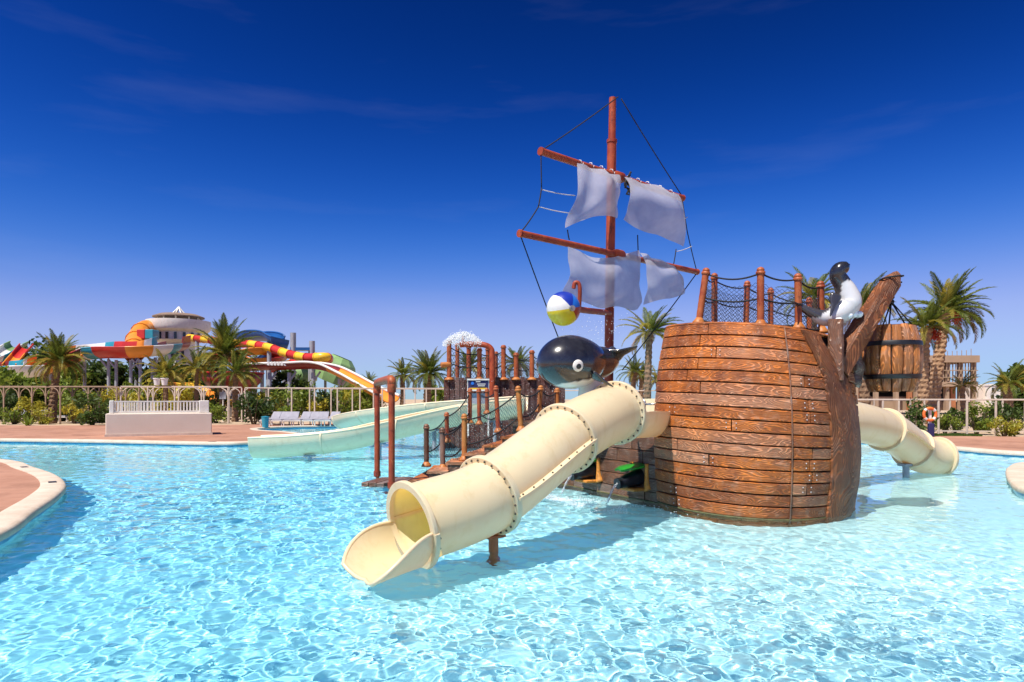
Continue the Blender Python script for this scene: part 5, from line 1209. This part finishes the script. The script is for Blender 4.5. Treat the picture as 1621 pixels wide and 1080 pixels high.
o = thing('blue_flume', 'dark blue banked flume behind the striped tube', 'water slide', (-33, 82, 0))
flume(o, [P(385, 545, 86), P(405, 540, 84), P(428, 542, 82), P(440, 552, 81), P(436, 568, 82), P(420, 584, 83)], 31, 2.4, 1.2, [M['blue']], 10, .08, .1)
for px, py, Y in ((404, 560, 84), (434, 560, 81.6), (424, 582, 83)): column(o, px, py, Y, .22)
q = MB(); q.beam(P(462, 553, 80), P(494, 553, 80), 1.2, .35); q.build('bridge', M['blue'], o); column(o, 466, 556, 80, .15); column(o, 490, 556, 80, .15)
o = thing('maroon_flume', 'long maroon and orange flume sweeping down to the pipe arch', 'water slide', (-22, 68, 0))
flume(o, [P(385, 588, 70), P(420, 586, 69), P(460, 585, 68), P(495, 584, 67), P(522, 589, 66), P(548, 601, 64), P(575, 616, 62), P(600, 630, 60), P(618, 638, 58)], 65, 1.7, .62, [M['maroon'], M['maroon'], M['maroon'], M['orangef'], M['orangef'], M['orangef']], 11, .08, .12, rimm=M['whitef'])
for px, py, Y in ((402, 592, 69.5), (427, 590, 68.8), (458, 590, 68), (496, 590, 67), (538, 600, 65)): column(o, px, py, Y, .2, .7)
q = MB()
for k in range(14): p = P(425+k*5.3, 575.5+.1*k, 67.2); q.box(p, (.24, .05, .36), M=Matrix.Rotation(.25, 3, 'Y'))
q.build('white_lettering', M['whitef'], o)
o = thing('red_flume_ring', 'bright red double flume loop left of the long maroon flume', 'water slide', (-32, 74, 0))
flume(o, [P(330, 572, 80), P(365, 574, 77), P(398, 580, 75), P(430, 578, 76), P(445, 572, 80)], 31, 1.7, .8, [M['red'], M['orangef'], M['red']], 10, .08, .08)
flume(o, [P(372, 570, 74), P(400, 562, 74), P(425, 563, 76), P(440, 568, 79)], 21, 1.5, .7, [M['orangef'], M['red']], 10, .08, .08)
for px, py, Y in ((352, 582, 78), (388, 588, 75.5), (415, 586, 75.4), (438, 580, 78)): column(o, px, py, Y, .2)
o = thing('maroon_bowl', 'wide dark red bowl slide beyond the tall bushy palm', 'water slide', (-27, 62, 0))
bc_ = P(368, 612, 62); q = MB(); q.lathe([(.5, bc_.z-.6), (1.6, bc_.z-.3), (2.3, bc_.z+.4), (2.6, bc_.z+1.2), (2.68, bc_.z+1.2), (2.4, bc_.z+.35), (1.7, bc_.z-.4), (.5, bc_.z-.7)], (bc_.x, bc_.y, 0), 36); q.build('bowl', M['maroon'], o, True)
q = MB(); q.lathe([(2.55, bc_.z+1.18), (2.75, bc_.z+1.18), (2.75, bc_.z+1.28), (2.55, bc_.z+1.28)], (bc_.x, bc_.y, 0), 36); q.build('bowl_rim', M['red'], o, True, 40)
for k in range(5): a = k*1.256; q = MB(); q.tube([(bc_.x+1.6*math.cos(a), bc_.y+1.6*math.sin(a), 0), (bc_.x+1.7*math.cos(a), bc_.y+1.7*math.sin(a), bc_.z-.2)], .12, 8); q.build('leg', M['column'], o, True)
o = thing('orange_racer', 'orange yellow slide running down behind the railing block', 'water slide', (-23, 56, 0))
flume(o, [P(262, 616, 62), P(290, 615, 60), P(315, 622, 58), P(340, 638, 56), P(365, 644, 55), P(392, 648, 54)], 33, 1.2, .45, [M['orangef'], M['yellow']], 8, .06, .06)
for px, py, Y in ((275, 620, 61), (318, 628, 57.8)): column(o, px, py, Y, .14)
o = thing('green_bowl', 'pale green ribbed bowl slide under the maroon flume', 'water slide', (-20, 78, 0))
q = MB(); gc = P(532, 590, 80); q.lathe([(2.2, -1.2), (2.4, -.4), (2.3, .5), (1.9, 1.3), (1.2, 1.9)], gc, 10, M=Matrix.Rotation(.4, 3, 'Y')); q.build('bowl', M['greenf'], o, True, 20)
q = MB(); q.box(P(474, 594, 82), (4, 2, 2.2), bev=.5); q.build('catch_box', M['greenf'], o, True)
for px in (472, 515, 548): column(o, px, 600, 80, .15)
for k, (px, py, Y, lab) in enumerate(((464, 527, 84, 'bare grey steel column standing tall behind the striped tube'), (494, 540, 84, 'second bare grey steel column right of the tall one'))):
    t = P(px, py, Y); q = MB(); q.tube([(t.x, t.y, 0), tuple(t)], .36, 12); q.tube([(t.x, t.y, 0), (t.x, t.y, .1)], .6, 12); tag(q.build('steel_column', M['column'], None, True, 40), lab, 'column', 'bare steel columns')

# ================================================================ BUILDINGS AT RIGHT
ub = thing('unfinished_building', 'unfinished concrete building with scaffold poles and bare openings', 'building', tuple(P(1455, 640, 70)))
Yb = 70
def bx3(name, mat, px0, px1, py0, py1, y0=0.0, dep=.4, parent=ub, bev=0):
    a, b = P(px0, py1, Yb), P(px1, py0, Yb); q = MB(); q.box(((a.x+b.x)/2, Yb+y0+dep/2, (a.z+b.z)/2), (b.x-a.x, dep, b.z-a.z), bev=bev); return q.build(name, mat, parent)
bx3('roof_slab', M['concrete'], 1452, 1548, 563, 574, -.3, 9); bx3('floor_slab', M['concrete'], 1450, 1546, 605, 612, -.2, 9); bx3('roof_slab', M['concrete'], 1352, 1452, 570, 580, .5, 9); bx3('floor_slab', M['concrete'], 1352, 1452, 598, 608, .5, 9)
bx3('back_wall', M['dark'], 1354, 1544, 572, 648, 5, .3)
for x in (1354, 1386, 1418, 1450, 1462, 1498, 1520, 1541): bx3('column', M['concrete'], x, x+5, 572, 650, .02, .5)
for a, b in ((1456, 1468), (1508, 1516), (1360, 1368), (1440, 1447), (1480, 1486)): bx3('brick_infill', M['brick'], a, b, 612.5, 650, .3, .3)
bx3('parapet_wall', M['concrete'], 1352, 1452, 628, 650, 1.2, .3); bx3('parapet_wall', M['concrete'], 1452, 1545, 636, 650, .8, .3)
for k in range(17): x = 1500-38+k*5; bx3('scaffold_pole', M['woodfence'], x, x+1.1, 574, 606, -.12, .1)
for y in (586, 597): bx3('scaffold_rail', M['woodfence'], 1462, 1546, y, y+1.2, -.24, .1)
for k in range(10): x = 1390+k*6; bx3('scaffold_pole', M['concrete'], x, x+1.2, 580, 598, .4, .1)
bx3('scaffold_rail', M['concrete'], 1388, 1450, 588, 589.2, .28, .1)
for k in range(12): x = 1460+k*7.5; bx3('rebar', M['woodfence'], x, x+.6, 556-rng.uniform(0, 5), 563, .5, .06)
wb = thing('white_building', 'small white flat-roofed building at the right beyond the fence', 'building', tuple(P(1575, 632, 110))); Yb = 110
bx3('wall', M['white'], 1566, 1600, 610, 640, 0, 6, wb); bx3('side_wall', M['wall'], 1556, 1565.9, 612, 640, 1, 5, wb); bx3('parapet', M['white'], 1565, 1601, 608, 610.5, -.1, 6.2, wb)
for x in (1570, 1577, 1584, 1591):
    for y in (613, 624): bx3('window', M['glasspane'], x, x+3.4, y+1, y+6, -.05, .3, wb)

# ================================================================ FOAM where the jets and the ship's outlet churn the pool
def g4(r):
    while True:
        x, y = r.gauss(0, .75), r.gauss(0, .42); p = Vector((.55+x*.9+y*.35, 11.6-x*.75+y*.5, 0))
        if mnoise.noise((p.x*2.3, p.y*2.3, 4))+.25*r.random() > .05: return Vector((p.x, p.y, r.uniform(.0, .016))), .5
drops('foam', 'white foam churned up beside the low ship wall under the jets', g4, 3000, .004, .012, 8)['category'] = 'foam'

# depth-marker tiles let into the coping
for px, py, lab in ((82, 763, 0), (58, 737, 0), (300, 702, 0)):
    p = G(px, py, .17); dm = MB(); i = min(range(len(OUT)), key=lambda k: (OUT[k]-Vector((p.x, p.y, 0))).length); t = (OUT[(i+1) % len(OUT)]-OUT[i-1]).normalized(); nn = Vector((-t.y, t.x, 0))*SG; c = OUT[i]+nn*.15
    dm.box((c.x, c.y, .1695), (.26, .13, .006), rz=math.atan2(t.y, t.x)); dm.build('marker_tile', M['hoop'], bpy.data.objects['pool_coping'])
